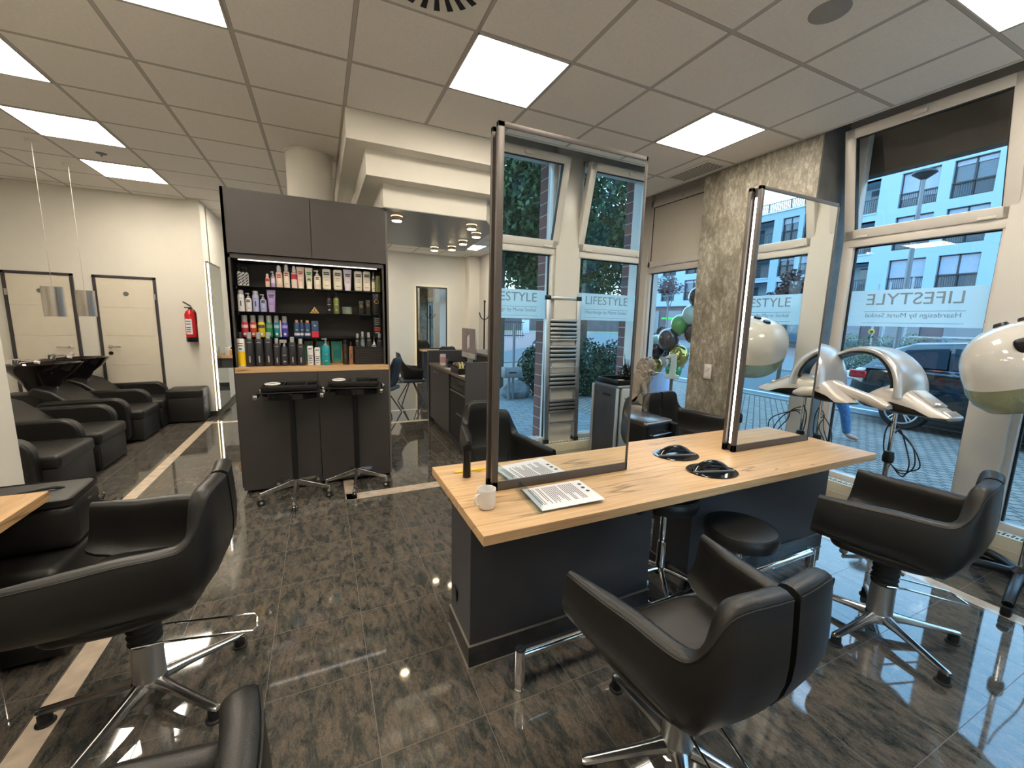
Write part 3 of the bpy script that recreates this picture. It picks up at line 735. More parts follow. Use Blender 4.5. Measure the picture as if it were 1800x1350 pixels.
# ------------------------------------------------------------ standing mirrors
def stand_mirror(x0, x1, label, lit, yf=-.705):
    t = T('standing_mirror', label, 'mirror', (0, 0, 0), group='tall double sided mirrors on the oak station')
    z0, z1 = .744, 2.372; yb = yf + .062
    for (ya, yc, sg) in ((yf, yf + .022, -1), (yb + .0, yb + .022, 1)):
        fw = .030; b = MB()
        b.box(x0, x0 + fw, ya, yc, z0, z1, .0015).box(x1 - .012, x1, ya, yc, z0, z1, .0015).box(x0, x1, ya, yc, z1 - .022, z1, .0015).box(x0, x1, ya, yc, z0, z0 + .045, .0015)
        fr = b.build('mirror_frame', FRAME, t)
        ym = ya + .004 if sg < 0 else yc - .008
        MB().box(x0 + fw - .002, x1 - .010, ym, ym + .004, z0 + .043, z1 - .020).build('mirror_glass', MIRROR, t, smooth=False)
    MB().box(x0 + .02, x1 - .006, yf + .022, yb, z0, z1 - .004).build('core', FRAMED, t, smooth=False)
    MB().cyl((x0 + .0235, yf + .042, z0 + .05), (x0 + .0235, yf + .042, z1 - .06), .0085, n=16).build('led_strip', LEDW if lit else STEEL, t)
    return t
stand_mirror(-.155, .655, 'tall standing mirror on the left half of the oak station, reflecting the ladder', False)
stand_mirror(1.520, 2.318, 'tall standing mirror on the right half of the oak station, reflecting the hood dryer', True)

# things on the oak station -------------------------------------------
ZT = .742
t = T('coffee_cup', 'small white cup on the near left corner of the oak station', 'cup', (-.238, -.846, ZT))
MB().lathe([(.0, .0), (.028, 0), (.036, .006), (.0395, .018), (.041, .088), (.0385, .088), (.037, .02), (.030, .010), (0, .009)], n=36).build('cup_body', WHITEP, t)
MB().tube([(-.036, -.012, .072), (-.056, -.020, .070), (-.062, -.022, .050), (-.054, -.019, .032), (-.036, -.012, .024)], .0045, 8, smooth=5).build('cup_handle', WHITEP, t)
tag(MB().lathe([(.021, 0), (.021, .002), (.0195, .085), (.0185, .14), (0, .14)], (-.203, -.475, ZT), n=24).prism([(-.203 - .019, ZT + .13), (-.203 + .019, ZT + .13), (-.203 + .019, ZT + .176), (-.203 - .003, ZT + .174), (-.203 - .019, ZT + .160)], -.476, -.472, 'y').build('hair_clipper', PLASTM), 'upright black cylinder with a slanted top on the oak station beside the first mirror', 'clipper')
b = MB(); b.box(-.245, .02, -.405, -.388, ZT, ZT + .005)
for k in range(44): b.box(-.120 + k * .0032, -.1185 + k * .0032, -.420, -.404, ZT, ZT + .003)
b.box(-.245, -.12, -.41, -.388, ZT, ZT + .004)
o = tag(b.build('comb', YELLOW), 'yellow comb lying behind the foot of the first mirror', 'comb')
# acrylic stand lying with a printed sheet
t = T('leaflet_stand', 'clear acrylic stand lying flat with a printed white sheet', 'leaflet holder', (.115, -.872, ZT), math.radians(-4))
b = MB(); b.prism([(-.150, .001), (-.146, .001), (.155, .013), (.155, .016), (-.146, .006)], -.125, .125, 'y')
b.build('acrylic_sheet', ACRYL, t, smooth=False)
b = MB(); b.prism([(-.156, -.001 + .001), (-.150, .0), (-.142, .048), (-.146, .052)], -.128, .128, 'y'); b.prism([(-.170, .0), (-.164, .0), (-.146, .052), (-.150, .052)], -.128, .128, 'y')
b.build('acrylic_foot', ACRYL, t, smooth=False)
b = MB(); b.prism([(-.140, .0065), (.172, .0175), (.172, .019), (-.140, .008)], -.118, .118, 'y'); pg = b.build('printed_sheet', PAPER, t, smooth=False)
b = MB(); rnd = random.Random(3)
def zp(x): return .0082 + (x + .14) * .011 / .312
for k in range(24):
    x = -.118 + k * .0098
    ln = rnd.choice([.09, .10, .085, .06, .10])
    if k in (3, 6, 15): continue
    y0 = .098; n = 1
    b.prism([(x, zp(x)), (x + .0035, zp(x + .0035)), (x + .0035, zp(x + .0035) + .0003), (x, zp(x) + .0003)], y0 - ln * 1.7, y0, 'y')
for (x, y) in ((.146, .07), (.143, .03), (.146, -.01)): b.cyl((x, y, zp(x)), (x, y, zp(x) + .0006), .010, n=14)
b.build('printed_text', INK, pg, smooth=False)
def plate(x, y, deg, label):
    t = T('neck_shield', label, 'round black plate', (x, y, ZT), math.radians(deg), 'glossy black discs with a raised grip')
    b = MB(); b.lathe([(0, .0), (.140, .0), (.143, .003), (.140, .006), (0, .006)], n=48, sy=.82); b.build('disc', PLASTB, t)
    rows = []
    for k in range(13):
        u = -1 + k / 6; h = .055 * (1 - u * u) ** .8 + .004
        row = []
        for q in range(9):
            v = -1 + q / 4
            row.append((u * .112, v * .030 * (1.15 - .35 * (1 - u * u)) + .012, h * (1 - abs(v) ** 2.4 * .55) + .004))
        for q in range(8, -1, -1):
            v = -1 + q / 4
            row.append((u * .108, v * .024 + .012, max(.003, h * (1 - abs(v) ** 2.4 * .55) - .004)))
        rows.append(row)
    m = MB(); R = m.grid(rows, closed_v=True); m.b.faces.new(R[0]); m.b.faces.new(R[-1][::-1]); m.build('grip', PLASTB, t)
    MB().box(-.125, .125, -.022, -.018, .006, .012).build('slot_edge', SILV, t)
    return t
plate(1.128, -.605, -16, 'glossy black disc with raised grip, farther from the camera on the oak station')
plate(1.100, -.893, -16, 'glossy black disc with raised grip, nearer the front edge of the oak station')

# stools ---------------------------------------------------------------
def stool(x, y, h, label, castor=True):
    t = T('rolling_stool', label, 'stool', (x, y, 0), math.radians(20), 'round black stools with chrome bases')
    MB().lathe([(0, h - .085), (.150, h - .085), (.172, h - .078), (.182, h - .05), (.182, h - .025), (.170, h - .004), (.150, h + .002), (0, h + .006)], n=48).build('seat', LEATHER, t)
    MB().tube([(.176 * math.cos(a * PI / 24), .176 * math.sin(a * PI / 24), h - .008) for a in range(48)], .002, 6, closed=True).build('piping', LEATHER2, t)
    MB().lathe([(.09, h - .09), (.03, h - .10), (.020, h - .11), (.020, .30), (.027, .30), (.027, .12), (.032, .10)], n=20).build('gas_column', CHROME, t)
    for k in range(5):
        a = 2 * PI * k / 5; c, s = math.cos(a), math.sin(a)
        lg = MB().tube([(c * .01, s * .01, .125), (c * .06, s * .06, .118), (c * .16, s * .16, .098), (c * .245, s * .245, .08)], lambda u: .019 - .008 * u, 12, smooth=4).build('star_leg', CHROME, t)
        MB().cyl((c * .245 - s * .014, s * .245 + c * .014, .026), (c * .245 + s * .014, s * .245 - c * .014, .026), .026, n=18).cyl((c * .245, s * .245, .02), (c * .245, s * .245, .075), .009, n=10).build('castor', RUBBER, lg)
    return t
stool(1.135, -1.075, .50, 'round black stool in front of the oak station beside the near tub chair')
stool(.905, -.765, .60, 'round black stool pushed under the oak station between its two blocks')

# ------------------------------------------------------------ left oak shelf, with mirror, bag and bench
t = T('wall_styling_shelf', 'oak shelf board on the left wall, cut by the left edge of the photo', 'shelf', (0, 0, 0))
MB().box(-2.36, -2.003, -1.6, .042, .70, .742, .0015).build('board', OAKY, t, smooth=False)
MB().box(-2.36, -2.30, -1.5, -.25, .10, .70, .002).build('panel', ANTHD, t, smooth=False)
b = MB(); b.tube([(-2.145, -1.35, .165), (-2.145, -.18, .165)], .0225, 16); b.build('foot_rail', CHROME, t)
for yy in (-1.35, -.18): MB().cyl((-2.145, yy, .0), (-2.145, yy, .187), .0235, n=18).build('rail_post', CHROME, t)
t = T('wall_mirror', 'tall mirror standing on the oak shelf of the left wall', 'mirror', (0, 0, 0))
MB().box(-2.36, -2.325, -1.15, -.33, .744, 2.37, .002).build('mirror_frame', FRAME, t); MB().box(-2.326, -2.322, -1.12, -.36, .79, 2.35).build('mirror_glass', MIRROR, t, smooth=False)
t = T('bench', 'low black leather bench under the equipment bag at the left edge', 'bench', (-2.13, .07, 0))
MB().box(-.22, .19, -.20, .42, .16, .44, .035, seg=4).build('seat_cushion', LEATHER, t)
MB().box(-.20, .17, -.18, .40, .02, .17, .01).build('base', LEATHER2, t)
t = T('equipment_bag', 'boxy black leather bag with metal buckle standing on the low bench', 'bag', (-2.10, .10, .44), math.radians(4))
MB().box(-.24, .16, -.06, .28, 0, .225, .05, seg=4).build('bag_body', LEATHER, t)
MB().box(-.235, .155, -.055, .275, .215, .245, .03, seg=4).build('bag_lid', LEATHER2, t)
MB().tube([(-.10, .06, .243), (-.06, .08, .258), (.03, .12, .258), (.07, .14, .243)], .008, 8, smooth=4).build('carry_handle', LEATHER2, t)
MB().tube([(.16, .20, .15), (.185, .20, .17), (.185, .225, .15), (.17, .23, .12)], .005, 8, smooth=3).build('buckle', CHROME, t)
MB().tube([(.165, .215, .13), (.195, .22, .115), (.22, .24, .118)], .006, 8, smooth=3).build('strap', LEATHER2, t)

# ------------------------------------------------------------ shelf unit
t = T('product_shelf_unit', 'tall anthracite shelf unit with lit niche and oak counter', 'shelf unit', (0, 0, 0))
X0, X1, YF, YB = -1.531, -.292, 1.62, 2.05
b = MB(); b.box(X0, X0 + .02, YF + .0, YB, .06, 2.53).box(X1 - .02, X1, YF, YB, .06, 2.53).box(X0, X1, YB - .02, YB, .06, 2.53).box(X0, X1, YF + .02, YB, 2.50, 2.53).box(X0, X1, YF + .02, YB, 1.995, 2.02)
b.box(X0, X0 + .035, YF, YF + .02, 1.11, 2.53).box(X1 - .035, X1, YF, YF + .02, 1.11, 2.0).box(X0, X1, YF, YF + .02, 1.995, 2.03)
b.box(X0 + .05, X1 - .05, YF + .05, YB, 0, .06)
b.build('carcass', ANTH, t, smooth=False)
MB().box(X1, X1 + .018, YF - .01, YB + .002, 0.03, 2.535).build('side_panel', ANTHL, t, smooth=False)
for x0, x1, z0, z1 in ((X0 + .03, -.905, 2.035, 2.522), (-.901, X1 - .002, 2.035, 2.522), (X0 + .012, -.905, .035, 1.060), (-.901, X1 - .004, .035, 1.060)):
    MB().box(x0, x1, YF - .019, YF - .0, z0, z1, .0012).build('cabinet_door', ANTH, t, smooth=False)
MB().box(X0 + .012, X1 + .004, YF - .022, YB - .02, 1.063, 1.109, .001).build('oak_counter', OAKX, t, smooth=False)
for z in (1.785, 1.572, 1.357):
    sh = MB().box(X0 + .022, X1 - .022, YF + .09, YB - .02, z - .008, z).build('glass_shelf', SHELFG, t, smooth=False)
    bk = MB()
    for xx in (X0 + .05, -.905, X1 - .05): bk.box(xx - .006, xx + .006, YF + .095, YF + .12, z - .028, z - .008, .002)
    bk.build('shelf_clip', PLASTM, sh)
MB().box(X0 + .08, X1 - .075, YF + .058, YF + .067, 1.988, 1.994).build('led_strip', LEDN, t, smooth=False)

BOT = [
(-1.462, 1.76, 1.786, 0.032, 0.16, 'pump', 'W', 'K', 'white pump bottle with black diagonal stripes, far left of the top shelf'),
(-1.433, 1.76, 1.786, 0.025, 0.153, 'pump', 'S', 'K', 'striped pump bottle, middle of three at the left end of the top shelf'),
(-1.408, 1.76, 1.786, 0.026, 0.15, 'pump', 'S', 'K', 'striped pump bottle, right of three at the left end of the top shelf'),
(-1.258, 1.76, 1.786, 0.034, 0.113, 'spray', 'P', 'W', 'small white spray bottle with orange print, shortest on the top shelf'),
(-1.216, 1.76, 1.786, 0.034, 0.133, 'pump', 'V', 'W', 'small purple pump bottle with white top on the top shelf'),
(-1.169, 1.76, 1.786, 0.05, 0.188, 'spray', 'P', 'W', 'tall cream spray bottle with orange print on the top shelf'),
(-1.112, 1.76, 1.786, 0.047, 0.2, 'spray', 'C', 'W', 'tallest cream bottle with domed clear cap and red print on the top shelf'),
(-1.053, 1.76, 1.786, 0.046, 0.192, 'spray', 'R', 'W', 'cream pump bottle with dark red upper half on the top shelf'),
(-1.002, 1.76, 1.786, 0.063, 0.186, 'tube', 'P', 'C', 'peach cream tube standing on its cap with dark red print on the top shelf'),
(-0.936, 1.76, 1.786, 0.061, 0.183, 'tube', 'C', 'C', 'cream tube with a round green mark on the top shelf'),
(-0.869, 1.76, 1.786, 0.057, 0.166, 'pump', 'C', 'W', 'squat white pump bottle with green print on the top shelf'),
(-0.793, 1.76, 1.786, 0.069, 0.185, 'flat', 'C', 'C', 'cream flat round-cornered bottle just right of the white pump bottle'),
(-0.7, 1.76, 1.786, 0.074, 0.185, 'flat', 'C', 'C', 'cream flat round-cornered bottle just left of the lilac tube'),
(-0.616, 1.76, 1.786, 0.072, 0.191, 'tube', 'L', 'L', 'pale lilac tube on the top shelf'),
(-0.524, 1.76, 1.786, 0.069, 0.184, 'flat', 'C', 'C', 'cream flat round-cornered bottle just right of the lilac tube'),
(-0.449, 1.76, 1.786, 0.065, 0.187, 'flat', 'C', 'C', 'cream flat round-cornered bottle beside the nozzle bottle'),
(-0.389, 1.76, 1.786, 0.034, 0.194, 'nozzle', 'C', 'W', 'slim white bottle with a pointed nozzle near the right end of the top shelf'),
(-0.349, 1.76, 1.786, 0.04, 0.152, 'box', 'O', 'O', 'olive green box at the right end of the top shelf'),
(-1.462, 1.76, 1.573, 0.051, 0.176, 'can', 'W', 'G', 'white bottle with silver cap, first from the left on the second shelf'),
(-1.408, 1.76, 1.573, 0.046, 0.155, 'pump', 'W', 'G', 'white pump bottle, second from the left on the second shelf'),
(-1.355, 1.76, 1.573, 0.049, 0.175, 'can', 'B', 'G', 'lavender blue can with silver cap on the second shelf'),
(-1.3, 1.76, 1.573, 0.049, 0.149, 'pump', 'B', 'G', 'lavender blue pump bottle on the second shelf'),
(-1.238, 1.76, 1.573, 0.066, 0.188, 'tube', 'V', 'V', 'purple tube on the second shelf'),
(-0.904, 1.76, 1.573, 0.077, 0.057, 'tri', 'A', 'A', 'small gold triangular sign on the second shelf'),
(-0.782, 1.76, 1.573, 0.042, 0.195, 'pump', 'K', 'K', 'slim black pump bottle beside the olive one on the second shelf'),
(-0.72, 1.76, 1.573, 0.049, 0.198, 'pump', 'O', 'K', 'slim olive green pump bottle on the second shelf'),
(-0.629, 1.76, 1.573, 0.081, 0.065, 'jar', 'J', 'J', 'low grey green jar on the second shelf'),
(-0.506, 1.76, 1.573, 0.04, 0.123, 'box', 'K', 'A', 'small black box with gold ring, left of the three on the second shelf'),
(-0.445, 1.76, 1.573, 0.036, 0.135, 'box', 'K', 'A', 'small black box with gold ring, middle of the three on the second shelf'),
(-0.369, 1.76, 1.573, 0.068, 0.2, 'box', 'K', 'A', 'tall black box with gold ring at the right end of the second shelf'),
(-1.451, 1.78, 1.358, 0.052, 0.183, 'can', 'r1', 'G', 'red can with grey cap on the third shelf'),
(-1.389, 1.78, 1.358, 0.049, 0.184, 'can', 'r2', 'G', 'orange red can with grey cap on the third shelf'),
(-1.327, 1.78, 1.358, 0.053, 0.184, 'can', 'y1', 'G', 'yellow can with pale cap on the third shelf'),
(-1.27, 1.78, 1.358, 0.052, 0.184, 'can', 'g1', 'G', 'green can with grey cap on the third shelf'),
(-1.212, 1.78, 1.358, 0.045, 0.184, 'can', 't1', 'G', 'teal can with grey cap on the third shelf'),
(-1.182, 1.78, 1.358, 0.01, 0.144, 'box', 'W', 'W', 'thin white carton between the teal and purple cans'),
(-1.149, 1.78, 1.358, 0.049, 0.182, 'can', 'v1', 'G', 'purple can with grey cap on the third shelf'),
(-1.054, 1.78, 1.358, 0.05, 0.151, 'can', 'n1', 'H', 'navy bottle with peach cap, left of the three on the third shelf'),
(-1.014, 1.78, 1.358, 0.031, 0.152, 'can', 'n1', 'H', 'navy bottle with peach cap, middle and slimmest of three on the third shelf'),
(-0.969, 1.78, 1.358, 0.052, 0.15, 'can', 'n1', 'H', 'navy bottle with peach cap, right of the three on the third shelf'),
(-0.907, 1.78, 1.358, 0.055, 0.145, 'boxr', 'n1', 'r1', 'navy and red carton on the third shelf'),
(-0.363, 1.78, 1.358, 0.068, 0.203, 'boxr', 'K', 'r2', 'dark display card with red bands at the right end of the third shelf'),
(-1.478, 1.69, 1.11, 0.065, 0.29, 'can', 'wy', 'K', 'white and yellow spray can with black cap at the left end of the counter'),
(-1.415, 1.69, 1.11, 0.066, 0.29, 'can', 'D', 'G', 'large dark grey can, nearest the yellow and white can'),
(-1.346, 1.69, 1.11, 0.066, 0.289, 'can', 'D', 'G', 'large dark grey can, middle of the three tall ones on the counter'),
(-1.277, 1.69, 1.11, 0.064, 0.291, 'can', 'D', 'G', 'large dark grey can, right of the three tall ones on the counter'),
(-1.214, 1.69, 1.11, 0.054, 0.24, 'can', 'D', 'G', 'smaller dark grey can just left of the trigger spray'),
(-1.157, 1.69, 1.11, 0.056, 0.227, 'trig', 'D', 'G', 'dark grey trigger spray bottle among the cans'),
(-1.094, 1.69, 1.11, 0.062, 0.252, 'can', 'D', 'G', 'smaller dark grey can just right of the trigger spray, with tall clear cap'),
(-1.029, 1.69, 1.11, 0.06, 0.235, 'can', 'D', 'G', 'dark grey can at the right end of the row beside the white cans'),
(-0.954, 1.69, 1.11, 0.049, 0.214, 'can', 'cc', 'K', 'white can with curly black print, left of the pair on the counter'),
(-0.897, 1.69, 1.11, 0.048, 0.196, 'can', 'cc', 'K', 'white can with curly black print, right of the pair on the counter'),
(-0.826, 1.69, 1.11, 0.068, 0.239, 'pump', 't2', 'G', 'teal pump bottle on the counter'),
(-0.663, 1.69, 1.11, 0.045, 0.229, 'can', 'br', 'K', 'dark brown can left of the copper can'),
(-0.613, 1.69, 1.11, 0.039, 0.208, 'can', 'cu', 'K', 'slim copper can beside the woven basket'),
(-0.969, 1.86, 1.11, 0.068, 0.205, 'boxr', 'tq', 'or', 'turquoise gift box with orange edges behind the white cans'),
(-0.847, 1.86, 1.11, 0.105, 0.205, 'boxr', 'tq', 'or', 'turquoise gift box with orange edges behind the teal bottle'),
(-0.729, 1.86, 1.11, 0.092, 0.205, 'boxr', 'tq', 'or', 'turquoise gift box with orange edges and dark window left of the brown can'),
(-0.549, 1.74, 1.16, 0.041, 0.234, 'can', 'D', 'G', 'dark bottle with grey cap at the left end of the basket'),
(-0.504, 1.74, 1.16, 0.041, 0.253, 'can', 'gy', 'G', 'grey green bottle standing tallest in the basket'),
(-0.448, 1.74, 1.16, 0.048, 0.246, 'can', 'D', 'G', 'dark bottle with grey cap in the middle of the basket'),
(-0.4, 1.74, 1.16, 0.039, 0.204, 'nozzle', 'W', 'W', 'small white nozzle bottle in the basket'),
(-0.348, 1.74, 1.16, 0.054, 0.235, 'can', 'D', 'G', 'dark bottle with grey cap at the right end of the basket'),
]
BC = {'W': (.66, .64, .64), 'S': (.64, .63, .62), 'K': (.012, .012, .013), 'P': (.70, .56, .46), 'V': (.36, .27, .52), 'C': (.68, .62, .50), 'L': (.60, .53, .60), 'O': (.16, .18, .05), 'B': (.36, .38, .60), 'G': (.32, .32, .34),
      'R': (.66, .55, .50), 'J': (.20, .24, .18), 'A': (.50, .32, .08), 'r1': (.50, .03, .06), 'r2': (.50, .06, .03), 'y1': (.62, .50, .03), 'g1': (.02, .22, .07), 't1': (.01, .22, .25), 'v1': (.07, .05, .38), 'n1': (.03, .07, .15),
      'H': (.60, .28, .15), 'wy': (.68, .68, .66), 'D': (.028, .028, .032), 'cc': (.66, .66, .66), 't2': (.01, .25, .28), 'br': (.025, .018, .015), 'cu': (.26, .11, .06), 'tq': (.03, .30, .28), 'or': (.50, .24, .05), 'gy': (.14, .17, .16)}
BM = {}
def bm_(k):
    if k not in BM:
        BM[k] = mat('packaging_' + {'W': 'white', 'S': 'off_white', 'K': 'black', 'P': 'peach', 'V': 'purple', 'C': 'cream', 'L': 'lilac', 'O': 'olive', 'B': 'lavender_blue', 'G': 'silver_grey', 'R': 'rose_cream', 'J': 'grey_green', 'A': 'gold', 'r1': 'red', 'r2': 'orange_red', 'y1': 'yellow', 'g1': 'green', 't1': 'teal', 'v1': 'violet', 'n1': 'navy', 'H': 'peach_cap', 'wy': 'white_can', 'D': 'dark_grey', 'cc': 'white_printed', 't2': 'bright_teal', 'br': 'dark_brown', 'cu': 'copper', 'tq': 'turquoise', 'or': 'orange', 'gy': 'grey_teal'}[k], BC[k], 0.32, var=0.03)
    return BM[k]
def bottle(x, y, z, wd, h, kind, c1, c2, label):
    nm = {'box': 'carton', 'boxr': 'carton', 'tri': 'triangular_sign', 'jar': 'jar', 'tube': 'tube_bottle', 'can': 'spray_can', 'pump': 'pump_bottle', 'spray': 'spray_bottle', 'flat': 'shampoo_bottle', 'nozzle': 'nozzle_bottle', 'trig': 'trigger_bottle'}[kind]
    if kind == 'can' and c1 in ('n1', 'W', 'B', 'gy'): nm = 'bottle'
    cat = {'carton': 'box', 'triangular_sign': 'sign', 'jar': 'jar', 'tube_bottle': 'tube', 'spray_can': 'can'}.get(nm, 'bottle')
    r = wd / 2; t = T(nm, label, cat, (x, y, z), group='hair products on the shelf unit' if 'flat round' not in label else 'cream flat bottles on the top shelf')
    m1, m2 = bm_(c1), bm_(c2)
    def bars(zs, ww, dk=INK, yy=None):
        b = MB(); fy = -(r if yy is None else yy)
        for (zc, hh, w_) in zs: 
            if yy is None:
                n = 7; a0 = math.asin(min(.95, w_ / (2 * r))) ; row0 = []; row1 = []
                for k in range(n):
                    a = -PI / 2 - a0 + 2 * a0 * k / (n - 1)
                    row0.append(((r + .0006) * math.cos(a), (r + .0006) * math.sin(a), zc * h)); row1.append(((r + .0006) * math.cos(a), (r + .0006) * math.sin(a), zc * h + hh))
                b.grid([row0, row1])
            else: b.box(-w_ / 2, w_ / 2, fy - .0006, fy, zc * h, zc * h + hh)
        return b.build('label_print', dk, t, smooth=False)
    if kind == 'can':
        hb = h * (.80 if c1 not in ('n1',) else .84)
        if c1 in ('r1', 'r2', 'y1', 'g1', 't1', 'v1'): hb = h * .68
        MB().lathe([(r * .93, 0), (r, .004), (r, hb - .012), (r * .86, hb), (r * .5, hb + .004), (0, hb + .004)], n=24).build('can_body', m1, t)
        rc = r * (.80 if c1 in ('r1', 'r2', 'y1', 'g1', 't1', 'v1', 'W', 'B') else .52)
        MB().lathe([(rc, hb), (rc, h - .006), (rc * .85, h), (0, h)], n=20).build('cap', m2, t)
        if c1 == 'D': bars([(.12, .085 * 2.2 * h, .010)], wd, GREYTX); bars([(.70, .004, .03)], wd, GREYTX)
        elif c1 == 'wy':
            b = MB(); b.lathe([(r + .0005, .012), (r + .0005, h * .44)], n=24); b.build('yellow_band', YELLOW, t)
            bars([(.60, .008, .036), (.66, .008, .036), (.5, .012, .02)], wd)
        elif c1 == 'cc': bars([(.10, .005, .02), (.20, .006, .03), (.28, .01, .024), (.38, .006, .034), (.68, .007, .028)], wd)
        elif c1 in ('r1', 'r2', 'y1', 'g1', 't1', 'v1'): bars([(.42, .026, wd * .9)], wd, {'r1': bm_('P'), 'r2': bm_('P'), 'y1': INK, 'g1': bm_('J'), 't1': bm_('B'), 'v1': bm_('B')}[c1]); bars([(.08, .02, .018)], wd, bm_('S'))
        elif c1 == 'n1': bars([(.10, .02, wd * .9)], wd, bm_('L')); bars([(.40, .005, .02)], wd, bm_('S'))
        else: bars([(.25, .045, .009), (.6, .004, .02)], wd)
    elif kind in ('pump', 'spray', 'nozzle', 'trig'):
        hb = h * {'pump': .74, 'spray': .72, 'nozzle': .66, 'trig': .70}[kind]
        if c1 in ('D',): hb = h * .74
        MB().lathe([(r * .93, 0), (r, .004), (r, hb - .018), (r * .82, hb - .006), (r * .36, hb), (r * .36, hb + .006), (0, hb + .006)], n=24).build('bottle_body', m1, t)
        b = MB()
        if kind == 'pump': b.lathe([(r * .46, hb), (r * .46, hb + .014), (r * .16, hb + .016), (r * .16, h - .012), (r * .34, h - .010), (r * .34, h), (0, h)], n=16).box(-r * .95, 0, -.0045, .0045, h - .010, h - .001, .002)
        elif kind == 'spray': b.lathe([(r * .62, hb), (r * .66, hb + .006), (r * .60, h * .90), (r * .42, h - .004), (0, h)], n=18)
        elif kind == 'nozzle': b.lathe([(r * .60, hb), (r * .55, hb + .012), (r * .18, hb + .022), (r * .08, h), (0, h)], n=14)
        else: b.lathe([(r * .4, hb), (r * .4, hb + .012), (r * .2, hb + .02), (r * .2, h - .02), (0, h - .02)], n=14).box(-r * 1.25, r * .7, -.008, .008, h - .028, h, .005).box(-r * 1.3, -r * 1.0, -.004, .004, h - .05, h - .02, .002)
        b.build('dispenser', m2, t)
        if c1 == 'R': MB().lathe([(r + .0006, hb * .55), (r + .0006, hb - .02)], n=24).build('red_band', bm_('r1'), t)
        elif c1 == 'P': bars([(.42, .012, .030), (.52, .012, .030), (.10, .003, .02)], wd, bm_('r2'))
        elif c1 == 'V' : bars([(.25, .04, .03)], wd, bm_('L'))
        elif c1 in ('O', 'K', 'D', 't2'): bars([(.14, .012, .02), (.40, .006, .026)], wd, GREYTX)
        elif c1 in ('S', 'W') and z > 1.7:
            b = MB()
            for k in range(4): b.prism([(-r * .75, hb * (.02 + .2 * k)), (r * .75, hb * (.20 + .2 * k)), (r * .75, hb * (.31 + .2 * k)), (-r * .75, hb * (.13 + .2 * k))], -r - .0008, -r * .7, 'y')
            b.build('diagonal_stripe', INK, t, smooth=False)
        else: bars([(.50, .010, .026), (.58, .010, .026), (.16, .003, .02)], wd, bm_('r1') if label.startswith('tallest') else INK)
    elif kind == 'tube':
        rows = []
        for k in range(9):
            v = k / 8; a = r * (.74 + .26 * v); d = r * (.62 * (1 - v) + .05)
            rows.append([(a * math.cos(q * PI / 10), d * math.sin(q * PI / 10), .022 + v * (h - .022)) for q in range(20)])
        m = MB(); R = m.grid(rows, closed_v=True); m.b.faces.new(R[0]); m.b.faces.new(R[-1][::-1]); m.build('tube_body', m1, t)
        MB().lathe([(r * .70, 0), (r * .72, .024), (0, .026)], n=24, sy=.85).build('cap', m2, t)
        b = MB()
        def ty(zz): v = (zz - .022) / (h - .022); return -r * (.62 * (1 - v) + .05) - .0010
        for (f0, w_) in ((.74, .62), (.66, .5), (.40, .45), (.34, .4)):
            zz = h * f0; b.box(-r * w_, r * w_, ty(zz) - .0004, ty(zz) + .001, zz, zz + (.010 if f0 > .5 else .003))
        b.build('label_print', bm_('r1') if c1 == 'P' else (bm_('g1') if 'green' in label else INK), t, smooth=False)
        if 'green' in label: MB().cyl((0, ty(h * .5) - .0006, h * .42), (0, ty(h * .5) + .003, h * .42), r * .5, n=24).build('round_mark', bm_('g1'), t)
    elif kind == 'flat':
        MB().box(-r, r, -r * .55, r * .55, 0, h, min(.016, r * .45), seg=4).build('bottle_body', m1, t)
        b = MB()
        for (f0, hh, w_) in ((.78, .011, 1.35), (.70, .011, 1.35), (.56, .0025, 1.0), (.50, .0025, .9), (.44, .0025, 1.1), (.18, .004, 1.0)): b.box(-r * w_ / 2, r * w_ / 2, -r * .55 - .0008, -r * .55 + .001, h * f0, h * f0 + hh)
        b.build('label_print', INK, t, smooth=False)
    elif kind == 'box':
        MB().box(-r, r, -min(r, .03), min(r, .03), 0, h, .001).build('carton_body', m1, t)
        if c2 == 'A': MB().tube([(r * .55 * math.cos(a * PI / 8), -min(r, .03) - .001, h * .62 + r * .55 * math.sin(a * PI / 8)) for a in range(16)], .0022, 6, closed=True).build('gold_ring', bm_('A'), t)
        elif wd > .02: bars([(.3, .06, .010), (.7, .01, .02)], wd, bm_('J'), min(r, .03))
    elif kind == 'boxr':
        MB().box(-r, r, -.022, .022, 0, h, .001).build('carton_body', m1, t)
        b = MB()
        if c1 == 'tq': b.box(-r - .001, -r * .86, -.0232, .0, 0, h).box(r * .86, r + .001, -.0232, 0, 0, h).box(-r, r, -.0232, 0, 0, h * .06); b.build('coloured_edge', m2, t, smooth=False); MB().box(-r * .5, r * .5, -.0236, -.02, h * .22, h * .6).build('window_cutout', bm_('t1'), t, smooth=False)
        elif c1 == 'n1': b.box(-r - .0005, r + .0005, -.0232, .02, 0, h * .36); b.build('red_band', m2, t, smooth=False); bars([(.68, .012, .014)], wd, GREYTX, .022)
        else:
            b.box(-r * .8, r * .8, -.0232, .0, h * .32, h * .38).box(-r * .8, r * .8, -.0232, 0, h * .42, h * .48); b.build('red_band', m2, t, smooth=False)
            bars([(.88, .006, wd * .7), (.80, .005, wd * .7), (.70, .006, wd * .7), (.60, .006, wd * .7), (.2, .01, wd * .6)], wd, GREYTX, .022)
    elif kind == 'jar':
        MB().lathe([(r * .96, 0), (r, .004), (r, h * .6), (0, h * .6)], n=32).build('jar_body', m1, t); MB().lathe([(r * 1.02, h * .6), (r * 1.02, h - .003), (r * .98, h), (0, h)], n=32).build('lid', bm_('gy'), t)
    elif kind == 'tri':
